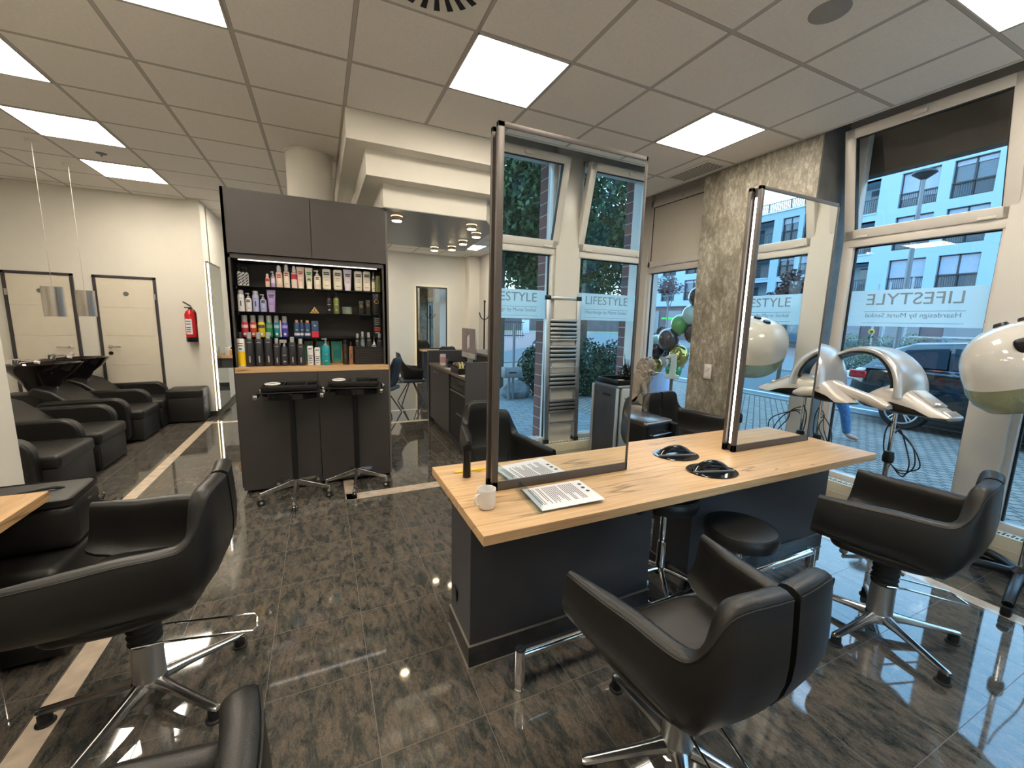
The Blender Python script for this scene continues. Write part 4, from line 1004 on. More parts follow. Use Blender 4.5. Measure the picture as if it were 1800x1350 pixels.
        MB().prism([(-r, 0), (r, 0), (0, h)], -.006, .006, 'y').build('plate', bm_('A'), t, smooth=False); MB().prism([(-.003, h * .3), (.003, h * .3), (.004, h * .68), (-.004, h * .68)], -.0075, -.005, 'y').box(-.026, .026, -.0075, -.005, .006, .013).build('mark', INK, t, smooth=False)
    return t
GREYTX = mat('pale_grey_print', (.36, .36, .38), .6)
for q in BOT: bottle(*q)
# woven basket on the counter
t = T('woven_basket', 'black woven basket holding bottles on the shelf counter', 'basket', (-.446, 1.735, 1.11))
b = MB()
for k in range(10):
    z = .008 + k * .0155
    for sx in range(18):
        x = -.130 + sx * .0153; o_ = .002 if (sx + k) % 2 else 0
        b.box(x, x + .0135, -.070 - o_, -.066, z, z + .012, .002, seg=1)
    for sy in range(8):
        y = -.066 + sy * .0165; o_ = .002 if (sy + k) % 2 else 0
        for s_ in (-1, 1): b.box(min(s_ * .132, s_ * (.136 + o_)), max(s_ * .132, s_ * (.136 + o_)), y, y + .014, z, z + .012, .002, seg=1)
b.build('weave', mat('black_brown_weave', (.030, .024, .022), .5), t, smooth=False)
MB().box(-.134, .134, -.068, .068, 0, .006).box(-.134, -.130, -.068, .068, 0, .158).box(.130, .134, -.068, .068, 0, .158).box(-.134, .134, -.067, -.063, 0, .158).box(-.134, .134, .063, .067, 0, .158).box(-.13, .13, -.064, .064, .005, .05).build('lining', FABRICB, t, smooth=False)
MB().tube([(-.137, -.071, .163), (.137, -.071, .163), (.137, .07, .163), (-.137, .07, .163)], .005, 8, closed=True).build('rim', FABRICB, t)

# trolleys -------------------------------------------------------------
def trolley(x, y, deg, label):
    t = T('salon_trolley', label, 'trolley', (x, y, 0), math.radians(deg), 'black tray trolleys before the shelf unit')
    MB().cyl((0, 0, .16), (0, 0, .90), .0235, n=24).build('post', PLASTM, t)
    MB().cyl((0, 0, .10), (0, 0, .17), .024, n=20).build('hub', ALU, t)
    for k in range(5):
        a = math.radians(-90 + 72 * k); c, s = math.cos(a), math.sin(a)
        rows = []
        for (r, zt, w_, h) in ((.015, .172, .014, .052), (.10, .150, .012, .040), (.26, .112, .010, .022), (.275, .108, .010, .022)):
            rows.append([(c * r - s * w_ * sx, s * r + c * w_ * sx, zt - h * (.5 - .5 * sz)) for sx, sz in ((-1, -1), (1, -1), (1, 1), (-1, 1))])
        m = MB(); R = m.grid(rows, closed_v=True); m.b.faces.new(R[0]); m.b.faces.new(R[-1][::-1]); lg = m.build('star_leg', ALU, t, bevel=.002)
        px_, py_ = c * .27, s * .27
        w1 = MB().cyl((px_ - s * .016, py_ + c * .016, .029), (px_ - s * .005, py_ + c * .005, .029), .029, n=20).cyl((px_ + s * .005, py_ - c * .005, .029), (px_ + s * .016, py_ - c * .016, .029), .029, n=20)
        w1.build('castor_wheel', RUBBER, lg)
        MB().cyl((px_, py_, .03), (px_, py_, .112), .0065, n=10).cyl((px_, py_, .055), (px_, py_, .075), .018, .013, n=14).cyl((px_ - s * .018, py_ + c * .018, .029), (px_ + s * .018, py_ - c * .018, .029), .012, n=14).build('castor_fork', CHROME, lg)
    # lower curved body, rails and the tray on top
    b = MB(); out = [(-.195, .10), (-.195, -.08), (-.12, -.115), (0, -.128), (.12, -.115), (.195, -.08), (.195, .10)]
    b.prism(out, .878, .925).lathe([(.03, .86), (.09, .878), (.09, .88)], n=24); b.build('drawer_body', PLASTB, t, bevel=.008)
    MB().box(-.215, .225, -.13, .15, .930, .943, .005).build('shelf_plate', PLASTM, t)
    for s_ in (-1, 1):
        MB().box(s_ * .235 - .012, s_ * .235 + .012, -.14, .16, .900, .922, .005).build('side_rail', PLASTB, t)
        MB().box(s_ * .235 - .015, s_ * .235 + .015, -.152, -.132, .892, .930, .006).box(s_ * .235 - .015, s_ * .235 + .015, .15, .17, .892, .930, .006).build('chrome_cap', CHROME, t)
    b = MB(); b.box(-.20, .205, -.12, .14, .950, .960, .004).box(-.20, .205, -.12, -.108, .95, .995, .005).box(-.20, .205, .128, .14, .95, .995, .005).box(-.20, -.188, -.12, .14, .95, .995, .005).box(.193, .205, -.12, .14, .95, .995, .005).box(-.055, -.045, -.12, .14, .955, .99, .002).box(.11, .12, -.12, .14, .955, .99, .002)
    b.build('tray', PLASTM, t)
    b = MB(); b.tube([(-.125 + .05 * math.cos(a * PI / 16), -.03 + .05 * math.sin(a * PI / 16), .999) for a in range(32)], .007, 8, closed=True); b.build('ring', WHITEP, t)
    MB().lathe([(0, .962), (.048, .962), (.052, .998), (.046, .998), (.042, .968), (0, .967)], (-.125, -.03, 0), n=24).build('bowl', PLASTM, t)
    return t
trolley(-1.105, 1.385, -2, 'black tray trolley on chrome castors, left of the pair')
trolley(-.605, 1.475, -10, 'black tray trolley on chrome castors, right of the pair')
# ------------------------------------------------------------ wash area
def arm(y0, y1, xf, xb, top, parent, full=True):
    """padded arm: side profile with a big rounded front corner, extruded in y"""
    pr = []; R = .14
    pr += [(xb, .06), (xf - .02, .06)]
    pr += [(xf - .0, .12)]
    for k in range(9):
        a = PI / 2 * k / 8
        pr.append((xf - R + R * math.cos(a), top - R + R * math.sin(a)))
    pr += [(xb + .05, top - .01), (xb, top - .05)]
    m = MB(); m.prism(pr, y0, y1, 'y'); return m.build('armrest', LEATHER, parent, bevel=.022, ang=30)
def wash_bench(ys, label):
    t = T('wash_bench', label, 'salon bench', (0, 0, 0), group='black double wash benches')
    XF, XB, top = -2.93, -3.85, .555
    for y in ys: arm(y - .055, y + .055, XF, XB + .15, top, t)
    for ya, yb in zip(ys, ys[1:]):
        y0, y1 = ya + .058, yb - .058
        b = MB(); b.box(-3.55, XF + .105, y0, y1, .265, .385, .035, seg=4); b.build('seat_cushion', LEATHER, t)
        MB().box(-3.5, XF + .085, y0 + .01, y1 - .01, .02, .27, .006).build('seat_base', LEATHER2, t)
        # reclined backrest with a folded head part
        b = MB(); b.prism([(-3.42, .36), (-3.30, .37), (-3.60, .64), (-3.74, .70), (-3.80, .64), (-3.62, .50)], y0, y1, 'y'); b.build('backrest', LEATHER, t, bevel=.02, ang=30)
    for y in ys[1:-1]: MB().box(-2.845, -2.835, y - .004, y + .004, .04, .24).build('seam_gap', BLACKM, t, smooth=False)
    return t
wash_bench([1.95, 2.66, 3.36], 'near double wash bench with rounded black arms, partly behind the left wall end')
wash_bench([3.72, 4.40, 5.07], 'far double wash bench with rounded black arms, beside the doors')
def basin(y, label):
    t = T('wash_basin', label, 'wash basin', (0, y, 0), group='black ceramic wash basins')
    # rim outline in plan, long axis x, pointed lip towards the sitter
    def outline(s, tip=1.0):
        o = []
        for k in range(40):
            a = 2 * PI * k / 40; x = math.cos(a); yy = math.sin(a)
            ex = .33 * x if x < 0 else .33 * x * tip
            o.append((ex * s, .26 * yy * s * (1 - .18 * max(0, x))))
        return o
    rows = []
    for (s, tip, z, dx) in ((.30, 1, .55, -.02), (.42, 1, .66, -.03), (.60, .95, .76, -.02), (.82, .98, .84, -.005), (.96, 1.0, .905, 0), (1.0, 1.03, .935, 0), (.97, 1.0, .940, 0), (.90, .93, .925, 0), (.78, .85, .85, -.01), (.50, .7, .80, -.02), (.1, .7, .79, -.02)):
        zt = z
        rows.append([(-3.76 + dx + px_, py_, zt + (.012 * (px_ / .33) if z > .9 else 0)) for px_, py_ in outline(s, tip)])
    m = MB(); R = m.grid(rows, closed_v=True); m.b.faces.new(R[0]); m.b.faces.new(R[-1]); m.build('bowl', CERAM, t)
    MB().box(-4.12, -3.70, -.15, .15, .0, .60, .03).build('basin_stand', PLASTM, t)
    b = MB(); b.cyl((-3.99, -.03, .93), (-3.99, -.03, .985), .024, n=18).box(-4.02, -3.93, -.045, -.015, .975, .995, .006).tube([(-3.97, .03, .93), (-3.96, .03, .965), (-3.88, .03, .968), (-3.84, .03, .955)], .012, 10, smooth=4)
    b.build('tap', CHROME, t)
    MB().cyl((-3.84, .03, .952), (-3.80, .03, .945), .017, n=14).build('shower_head', WHITEP, t)
    b = MB(); b.tube([(-3.60, -.19, .62), (-3.585, -.20, .66), (-3.58, -.20, .69)], .008, 8, smooth=3); b.cyl((-3.605, -.19, .60), (-3.595, -.19, .635), .014, n=12); b.build('tilt_lever', CHROME, t)
    return t
basin(4.07, 'black ceramic wash basin, nearer of the two, half hidden by the left wall')
basin(4.75, 'black ceramic wash basin, farther of the two, with its lip before the door')
t = T('pouf', 'square black leather pouf in the corner under the fire extinguisher', 'pouf', (-2.64, 4.84, 0))
MB().box(-.21, .21, -.19, .19, .02, .36, .012).build('pouf_base', LEATHER2, t)
MB().box(-.215, .215, -.195, .195, .35, .48, .03, seg=4).build('pouf_cushion', LEATHER, t)
t = T('fire_extinguisher', 'red fire extinguisher on the back wall beside the right door', 'fire extinguisher', (-2.585, 5.09, 0))
MB().lathe([(.058, 1.14), (.068, 1.15), (.070, 1.20), (.070, 1.52), (.055, 1.565), (.025, 1.59), (.022, 1.60), (0, 1.60)], n=32).build('cylinder', RED, t)
MB().lathe([(.0, 1.125), (.066, 1.127), (.0715, 1.14), (.0715, 1.195), (.069, 1.197)], n=32).build('foot_ring', PLASTM, t)
MB().cyl((0, 0, 1.59), (0, 0, 1.625), .020, n=16).box(-.065, .03, -.010, .010, 1.615, 1.632, .004).tube([(-.075, 0, 1.705), (-.03, 0, 1.675), (.02, 0, 1.640)], .010, 8, smooth=3).tube([(.02, -.01, 1.61), (.06, -.02, 1.58), (.078, -.02, 1.50), (.078, -.01, 1.40)], .008, 8, smooth=4).build('valve_head', PLASTM, t)
rows = []
for z in (1.24, 1.46):
    rows.append([(.0708 * math.cos(a), .0708 * math.sin(a), z) for a in [-PI * .78 + k * .18 for k in range(8)]])
m = MB(); m.grid(rows); m.build('label_sticker', PAPER, t)
b = MB()
for zz in (1.27, 1.30, 1.33, 1.38, 1.42):
    b.grid([[(.0714 * math.cos(a), .0714 * math.sin(a), zz + q) for a in [-PI * .74 + k * .18 for k in range(6)]] for q in (0, .012)])
b.build('label_print', INK, t)
# LED mirror and shelf on the wall past the wash area
t = T('led_wall_mirror', 'tall edge lit mirror on the wall between the doors and the shelf unit', 'mirror', (-2.36, 0, 0))
MB().box(.0, .045, 5.09, 5.90, .06, 2.30, .002).build('mirror_frame', FRAME, t)
MB().box(.0455, .049, 5.13, 5.88, .10, 2.27).build('mirror_glass', MIRROR, t, smooth=False)
MB().cyl((.040, 5.088, .10), (.040, 5.088, 2.27), .009, n=14).build('led_strip', LEDW, t)
MB().box(.0, .008, 5.070, 5.084, .07, 2.29).build('halo_strip', LEDH, t, smooth=False)
t = T('wall_oak_ledge', 'narrow oak ledge with drawer below the edge lit wall mirror', 'ledge', (-2.36, 0, 0))
MB().box(.05, .36, 5.28, 5.90, .86, .895, .001).build('board', OAKY, t, smooth=False); MB().box(.05, .20, 5.36, 5.84, .70, .86, .002).build('drawer', ANTH, t, smooth=False); MB().box(.20, .206, 5.5, 5.7, .77, .79, .002).build('drawer_handle', STEEL, t)
tag(MB().box(-2.26, -2.14, 5.45, 5.62, .895, 1.02, .004).build('storage_box', WHITEP), 'white box on the oak ledge by the edge lit wall mirror', 'box')
t = T('orange_bottle', 'small orange bottle on the oak ledge by the edge lit wall mirror', 'bottle', (-2.16, 5.36, .895))
MB().lathe([(.024, 0), (.025, .004), (.025, .09), (.012, .105), (0, .105)], n=20).build('bottle_body', bm_('or'), t); MB().lathe([(.012, .105), (.011, .135), (0, .135)], n=14).build('cap', bm_('K'), t)

# ------------------------------------------------------------ reception counter
t = T('reception_counter', 'anthracite reception counter with brown worktop and raised ends', 'counter', (0, 0, 0))
CX = .62
b = MB(); b.box(CX + .02, 1.22, 1.96, 3.70, .06, .862).box(CX + .05, 1.2, 1.99, 3.68, 0, .06)
b.build('counter_body', ANTHD, t, smooth=False)
MB().box(CX - .012, CX + .02, 2.66, 3.66, .075, .860, .001).build('large_door', ANTH, t, smooth=False)
dr = MB().box(CX - .014, CX + .02, 3.10, 3.66, .705, .860, .001).build('drawer', ANTH, t, smooth=False)
MB().box(CX - .020, CX - .013, 3.34, 3.44, .79, .80, .001).box(CX - .022, CX - .013, 3.23, 3.245, .785, .80, .003).build('drawer_handle', STEEL, dr)
b = MB(); b.box(CX + .0, CX + .021, 1.98, 2.63, .075, .86); b.build('open_compartment', BLACKM, t, smooth=False)
b = MB(); b.box(CX - .008, CX + .019, 2.02, 2.60, .70, .83, .003).box(CX - .013, CX - .006, 2.12, 2.45, .765, .775, .001); b.build('cash_drawer', PLASTM, t)
MB().box(CX - .01, CX + .02, 1.99, 2.62, .655, .675, .001).box(CX - .01, CX + .02, 1.99, 2.35, .40, .415, .001).build('shelf_edge', ANTHL, t, smooth=False)
MB().box(CX - .022, 1.24, 1.955, 3.69, .862, .898, .001).build('worktop', WALN, t, smooth=False)
MB().box(CX - .03, 1.62, 1.905, 1.957, .0, 1.078, .001).build('end_panel', ANTH, t, smooth=False)
MB().box(CX - .028, 1.62, 3.69, 3.775, .0, 1.078, .001).build('end_panel', ANTHD, t, smooth=False)
MB().box(1.24, 1.60, 1.957, 3.69, .0, 1.05, .001).build('raised_front', ANTH, t, smooth=False)
MB().box(1.18, 1.66, 1.94, 3.78, 1.05, 1.082, .001).build('raised_top', ANTHL, t, smooth=False)
ZC = .898
t = T('desktop_computer', 'slim silver all in one computer on the reception counter', 'computer', (.84, 2.58, ZC), 0)
MB().box(.0, .020, -.262, .262, .165, .545, .004, rot=None).build('display_body', ALUM, t)
MB().box(-.0025, .0, -.258, .258, .235, .540, .001).build('screen', mat('dim_computer_screen', (.10, .06, .055), .12, emis=(.20, .15, .14), es=.08), t, smooth=False)
MB().box(-.003, .0, -.258, .258, .168, .232, .001).build('chin', SILV, t, smooth=False)
b = MB(); b.box(-.004, -.0025, -.045, -.01, .30, .46).box(-.004, -.0025, .0, .03, .28, .44); b.build('screen_window', mat('grey_screen_window', (.4, .4, .42), .3, emis=(.4, .4, .45), es=.15), t, smooth=False)
b = MB(); b.sph((-.0035, 0, .200), .010, 12, 8, (.3, 1, 1)); b.build('fruit_mark', PLASTM, t)
b = MB(); b.prism([(-.09, 0), (.10, 0), (.10, .008), (.035, .012), (.022, .30), (.014, .30), (.02, .02), (-.09, .006)], -.095, .095, 'y'); b.build('foot_stand', ALUM, t, smooth=False)
t = T('drinking_mug', 'white and pink mug on the reception counter beside the far end', 'mug', (.70, 3.28, ZC))
MB().lathe([(0, 0), (.036, 0), (.040, .005), (.042, .16), (.038, .16), (.036, .01), (0, .01)], n=28).build('mug_body', WHITEP, t)
MB().lathe([(.0425, .04), (.0425, .12)], n=28).build('pink_band', mat('pink_glaze', (.55, .30, .34), .3), t)
t = T('card_terminal', 'small black terminal on the reception counter next to the mug', 'terminal', (.74, 3.05, ZC))
MB().box(-.05, .06, -.07, .06, 0, .045, .008).build('terminal_base', PLASTM, t); MB().box(-.05, .03, -.05, .05, .04, .10, .006, rot=Matrix.Rotation(.4, 3, 'Y')).build('terminal_screen', PLASTB, t)
t = T('letter_tray', 'black letter tray with folded cloths on the reception counter', 'tray', (.70, 2.42, ZC))
b = MB(); b.box(-.09, .12, -.17, .17, 0, .006).box(-.09, -.084, -.17, .17, 0, .07).box(-.09, .12, -.17, -.164, 0, .07).box(-.09, .12, .164, .17, 0, .07).box(-.085, .115, -.16, .16, .035, .040); b.build('tray_body', PLASTM, t, smooth=False)
MB().tube([(-.05, -.10, .05), (-.03, -.02, .10), (-.02, .08, .11), (0, .14, .06)], .014, 8, smooth=4).tube([(-.02, -.12, .06), (.0, -.03, .115), (.02, .06, .12)], .012, 8, smooth=4).build('folded_cloth', mat('pale_yellow_cloth', (.45, .42, .20), .8), t)
for (x, y, a, lb) in ((.69, 2.86, .1, 'loose white note on the reception counter before the computer'), (.66, 2.10, .2, 'white note at the near end of the reception counter')):
    tag(MB().box(x - .06, x + .06, y - .10, y + .10, ZC, ZC + .0015, rot=a).build('paper_sheet', PAPER, smooth=False), lb, 'paper')
t = T('blue_cap', 'blue and black cap lying on the reception counter beyond the letter tray', 'cap', (.98, 2.12, ZC))
m = MB(); m.lathe([(.12, 0), (.115, .05), (.08, .10), (0, .125)], n=24, sy=1.2); m.build('crown', mat('bright_blue_fabric', (.01, .08, .55), .6), t)
m = MB(); m.lathe([(.125, 0), (.126, .02), (.118, .03)], n=24, sy=1.2); m.build('band', FABRICB, t)
t = T('brochure_holder', 'dark brochure holder leaning on the reception counter beside the first mirror', 'holder', (1.30, 2.16, 1.082))
MB().box(-.01, .01, -.13, .13, 0, .36, .003, rot=Matrix.Rotation(.3, 3, 'Y')).build('holder_panel', ANTH, t); MB().box(-.06, .10, -.13, .13, 0, .015).build('holder_foot', ANTH, t, smooth=False)
t = T('coat_stand', 'slender dark coat stand behind the reception counter', 'coat stand', (2.25, 5.7, 0))
b = MB(); b.cyl((0, 0, 0), (0, 0, 1.92), .016, n=12)
for k in range(4):
    a = k * PI / 2 + .4; b.tube([(0, 0, 1.55), (.10 * math.cos(a), .10 * math.sin(a), 1.60), (.15 * math.cos(a), .15 * math.sin(a), 1.70)], .010, 8, smooth=3)
b.sph((0, 0, 1.93), .024); b.build('pole', PLASTM, t); MB().lathe([(0, 0), (.18, 0), (.18, .012), (.03, .03), (.016, .05)], n=28).build('foot_plate', PLASTM, t)

# waiting chairs -------------------------------------------------------
def waiting_chair(x, y, deg, label):
    t = T('waiting_chair', label, 'chair', (x, y, 0), math.radians(deg), 'dark bucket chairs with thin splayed legs')
    prof = [(0, -.26, .93), (.12, -.25, .935), (.18, -.235, .90), (.225, -.19, .80), (.25, -.10, .70), (.265, .02, .665), (.27, .12, .66), (.265, .17, .655)]
    for s in (-1, 1):
        pts = catmull([Vector(p) for p in prof], 3); rows = []; n = len(pts)
        for i, p in enumerate(pts):
            a = pts[max(0, i - 1)]; c = pts[min(n - 1, i + 1)]; d = Vector((c.x - a.x, c.y - a.y, 0)).normalized(); nn = Vector((d.y, -d.x, 0)); zb = .40; row = []
            tt = i / (n - 1); tk = .15 - .06 * tt
            for v in [k / 6 for k in range(7)]: row.append((nn, tk * (1 - v) ** 2, zb + (p.z - .01 - zb) * v))
            row.append((nn, .014, p.z))
            for v in [1 - k / 6 for k in range(7)]: row.append((nn, .028 + tk * (1 - v) ** 2, zb + .015 + (p.z - .01 - zb - .015) * v))
            rows.append([(s * max(0.0, p.x - nn.x * o), p.y - nn.y * o, z) for nn, o, z in row])
        m = MB(); R = m.grid(rows, closed_v=True); m.b.faces.new(R[-1][::-1]); m.build('shell_half', LEATHER2, t, ang=60)
    MB().box(-.235, .235, -.19, .22, .40, .46, .028, seg=4).build('seat_cushion', mat('blue_grey_leather_%d' % (abs(int(x * 10)) % 97), (.035, .045, .06), .4), t)
    MB().lathe([(.10, .385), (.12, .395), (.12, .41)], n=20).build('mount', PLASTM, t)
    for a in (45, 135, 225, 315):
        c, s_ = math.cos(math.radians(a)), math.sin(math.radians(a))
        MB().tube([(c * .05, s_ * .05, .39), (c * .30, s_ * .30, .006)], .010, 8).build('leg', PLASTM, t)
    return t
waiting_chair(.62, 5.18, -90, 'dark bucket chair with thin legs between shelf unit and reception counter')
waiting_chair(.02, 4.35, 60, 'dark bucket chair just showing at the right edge of the shelf unit')
waiting_chair(1.75, 6.95, 0, 'dark bucket chair in front of the far wall mirror')
# far station ----------------------------------------------------------
t = T('far_wall_mirror', 'halo lit mirror on the far wall behind the reception counter', 'mirror', (0, 8.1, 0))
MB().box(1.33, 2.12, -.05, -.03, .10, 2.34, .002).build('mirror_frame', FRAMED, t)
MB().box(1.365, 2.085, -.054, -.049, .80, 2.30).build('mirror_glass', MIRROR, t, smooth=False)
MB().box(1.345, 2.105, -.029, -.001, .12, 2.32).build('halo_strip', LEDH, t, smooth=False)
t = T('far_wall_desk', 'oak topped wall desk under the far wall mirror', 'desk', (0, 8.1, 0))
MB().box(1.40, 2.55, -.42, -.056, .74, .775, .001).build('desk_top', OAKX, t, smooth=False); MB().box(1.45, 2.5, -.30, -.056, .0, .74, .002).build('desk_body', ANTHD, t, smooth=False)
t = T('halo_panel', 'tall halo lit mirror on the far wall, its glow showing beside the shelf unit', 'mirror', (0, 8.1, 0))
MB().box(-.10, .60, -.05, -.03, .10, 2.34, .002).build('mirror_frame', FRAMED, t); MB().box(-.07, .57, -.054, -.049, .14, 2.30).build('mirror_glass', MIRROR, t, smooth=False); MB().box(-.085, .585, -.029, -.001, .12, 2.32).build('halo_strip', LEDH, t, smooth=False)

# ------------------------------------------------------------ black trolley cabinet beside the pillar
t = T('drawer_trolley', 'black drawer trolley with grey lid and chrome handle behind the oak station', 'trolley', (1.78, .42, 0), math.radians(8))
MB().box(-.17, .17, -.20, .20, .08, .70, .03, seg=4).build('trolley_body', PLASTM, t)
MB().box(-.165, .165, -.195, .195, .695, .712, .006).build('lid', mat('dark_grey_lid', (.06, .06, .06), .25), t)
MB().box(-.168, .168, -.205, -.165, .690, .706, .005).build('lid_edge', SILV, t)
MB().tube([(-.12, -.20, .60), (-.12, -.235, .60), (.12, -.235, .60), (.12, -.20, .60)], .007, 8).build('handle', CHROME, t)
for sx in (-1, 1):
    for sy in (-1, 1): MB().cyl((sx * .13 - .012, sy * .15, .035), (sx * .13 + .012, sy * .15, .035), .035, n=16).cyl((sx * .13, sy * .15, .04), (sx * .13, sy * .15, .085), .01, n=8).build('castor', RUBBER, t)
# wall thermostat
t = T('wall_dial_plate', 'cream double plate with round dial on the concrete pillar', 'wall switch', (2.95, .715, 1.055))
MB().box(-.014, 0.0, -.045, .045, -.080, .080, .004).build('plate', CREAM, t); MB().cyl((-.014, 0, .038), (-.030, 0, .038), .024, n=24).cyl((-.014, 0, -.038), (-.018, 0, -.038), .020, n=20).build('dial', CREAM, t)

# ------------------------------------------------------------ stone lion on its column capital
t = T('stone_lion', 'seated sandstone lion statue with curly mane beside the window', 'statue', (2.92, 1.72, .48), math.radians(-62))
def skinned(name, verts, edges, radii, m, parent=None, sub=2, loc=None):
    me = D.meshes.new(name); me.from_pydata([tuple(v) for v in verts], edges, []); o = D.objects.new(name, me); COL.objects.link(o)
    sk = o.modifiers.new('skin', 'SKIN'); o.modifiers.new('sub', 'SUBSURF').levels = sub; o.modifiers['sub'].render_levels = sub
    for i, r in enumerate(radii):
        rr = r if isinstance(r, tuple) else (r, r)
        me.skin_vertices[0].data[i].radius = rr
    me.skin_vertices[0].data[0].use_root = True
    sk.use_smooth_shade = True
    me.materials.append(m)
    if parent: o.parent = parent
    return o
# lion faces +x in its own frame
V_ = [(-.10, 0, .10), (-.07, 0, .20), (-.02, 0, .32), (.03, 0, .43), (.07, 0, .52), (.11, 0, .58), (.16, 0, .575),
      (-.06, .075, .09), (.04, .085, .12), (.09, .085, .04), (.13, .085, .02), (-.06, -.075, .09), (.04, -.085, .12), (.09, -.085, .04), (.13, -.085, .02),
      (.06, .055, .36), (.10, .06, .20), (.115, .06, .05), (.16, .06, .02), (.06, -.055, .36), (.10, -.06, .20), (.115, -.06, .05), (.16, -.06, .02)]
E_ = [(0, 1), (1, 2), (2, 3), (3, 4), (4, 5), (5, 6), (0, 7), (7, 8), (8, 9), (9, 10), (0, 11), (11, 12), (12, 13), (13, 14), (3, 15), (15, 16), (16, 17), (17, 18), (3, 19), (19, 20), (20, 21), (21, 22)]
R_ = [.105, .11, .105, .10, .085, .075, .045, .06, .062, .028, .022, .06, .062, .028, .022, .045, .034, .028, .026, .045, .034, .028, .026]
skinned('lion_body', V_, E_, R_, STONE, t)
b = MB(); rnd = random.Random(5); b.sph((.055, 0, .50), .105, 20, 14, (.92, .92, 1.38)).sph((.075, 0, .385), .085, 16, 12, (.9, 1.0, 1.3))
for k in range(150):
    a = rnd.uniform(0, 2 * PI); u = rnd.uniform(0, 1); zz = .34 + .29 * u; rr = .074 + .034 * math.sin(PI * min(1, u * 1.05))
    x = .052 + .02 * u + rr * math.cos(a); y = rr * math.sin(a)
    if x > .125 and zz > .50: continue
    b.sph((x, y, zz), rnd.uniform(.011, .017), 8, 6, (1, .8, 1.5), Matrix.Rotation(rnd.uniform(0, 3), 3, 'Y'))
b.build('mane', STONE, t)
b = MB(); b.sph((.125, 0, .575), .058, 16, 12, (1.0, .85, 1.0)); b.box(.15, .205, -.030, .030, .535, .575, .014, seg=3).box(.155, .195, -.024, .024, .512, .534, .008).sph((.205, 0, .572), .014).sph((.155, .032, .60), .010).sph((.155, -.032, .60), .010).sph((.09, .055, .635), .018).sph((.09, -.055, .635), .018)
b.build('lion_face', STONE, t)
MB().tube([(-.16, .03, .03), (-.17, .10, .03), (-.08, .15, .03), (.02, .15, .035)], .018, 8, smooth=4).build('tail', STONE, t)
MB().box(-.21, .24, -.17, .17, -.045, .02, .012).box(-.23, .26, -.19, .19, -.075, -.04, .006).build('plinth', STONE, t)
t = T('column_pedestal', 'sandstone pedestal with scroll volutes carrying the stone lion', 'pedestal', (2.92, 1.72, 0), math.radians(-62))
MB().box(-.19, .19, -.17, .17, .34, .405, .01).box(-.17, .17, -.15, .15, .0, .34, .012).box(-.21, .21, -.19, .19, 0, .06, .01).build('pedestal_body', STONE, t)
b = MB()
for sx in (-1, 1):
    for yy in (-.172, .172):
        sp_ = [(sx * .155 + (.058 - .0065 * k * .5) * math.cos(k * .5 * sx), yy, .285 + (.058 - .0065 * k * .5) * math.sin(k * .5)) for k in range(16)]
        b.tube(sp_, .011, 8, smooth=2)
b.build('volute', STONE, t)
# the number one on a stand outside the glass
t = T('number_one_sign', 'cream numeral one on a brown pole outside the window', 'sign', (3.75, 1.98, -.15), math.radians(-44))
MB().cyl((0, 0, 0), (0, 0, .92), .022, n=16).lathe([(0, 0), (.16, 0), (.16, .015), (.02, .03)], n=24).build('pole', mat('brown_pole', (.13, .08, .06), .5), t)
b = MB(); b.prism([(-.10, .92), (.10, .92), (.10, .975), (.045, .985), (.05, 1.10), (.045, 1.20), (.055, 1.28), (-.03, 1.28), (-.10, 1.24), (-.105, 1.215), (-.03, 1.225), (-.03, 1.10), (-.045, .985), (-.10, .975)], -.03, .03, 'y')
b.build('numeral', mat('cream_painted_wood', (.62, .58, .44), .6), t, bevel=.008, ang=30)
MB().box(-.24, -.08, -.006, .006, .99, 1.005, .002).build('side_bar', WHITEP, t)

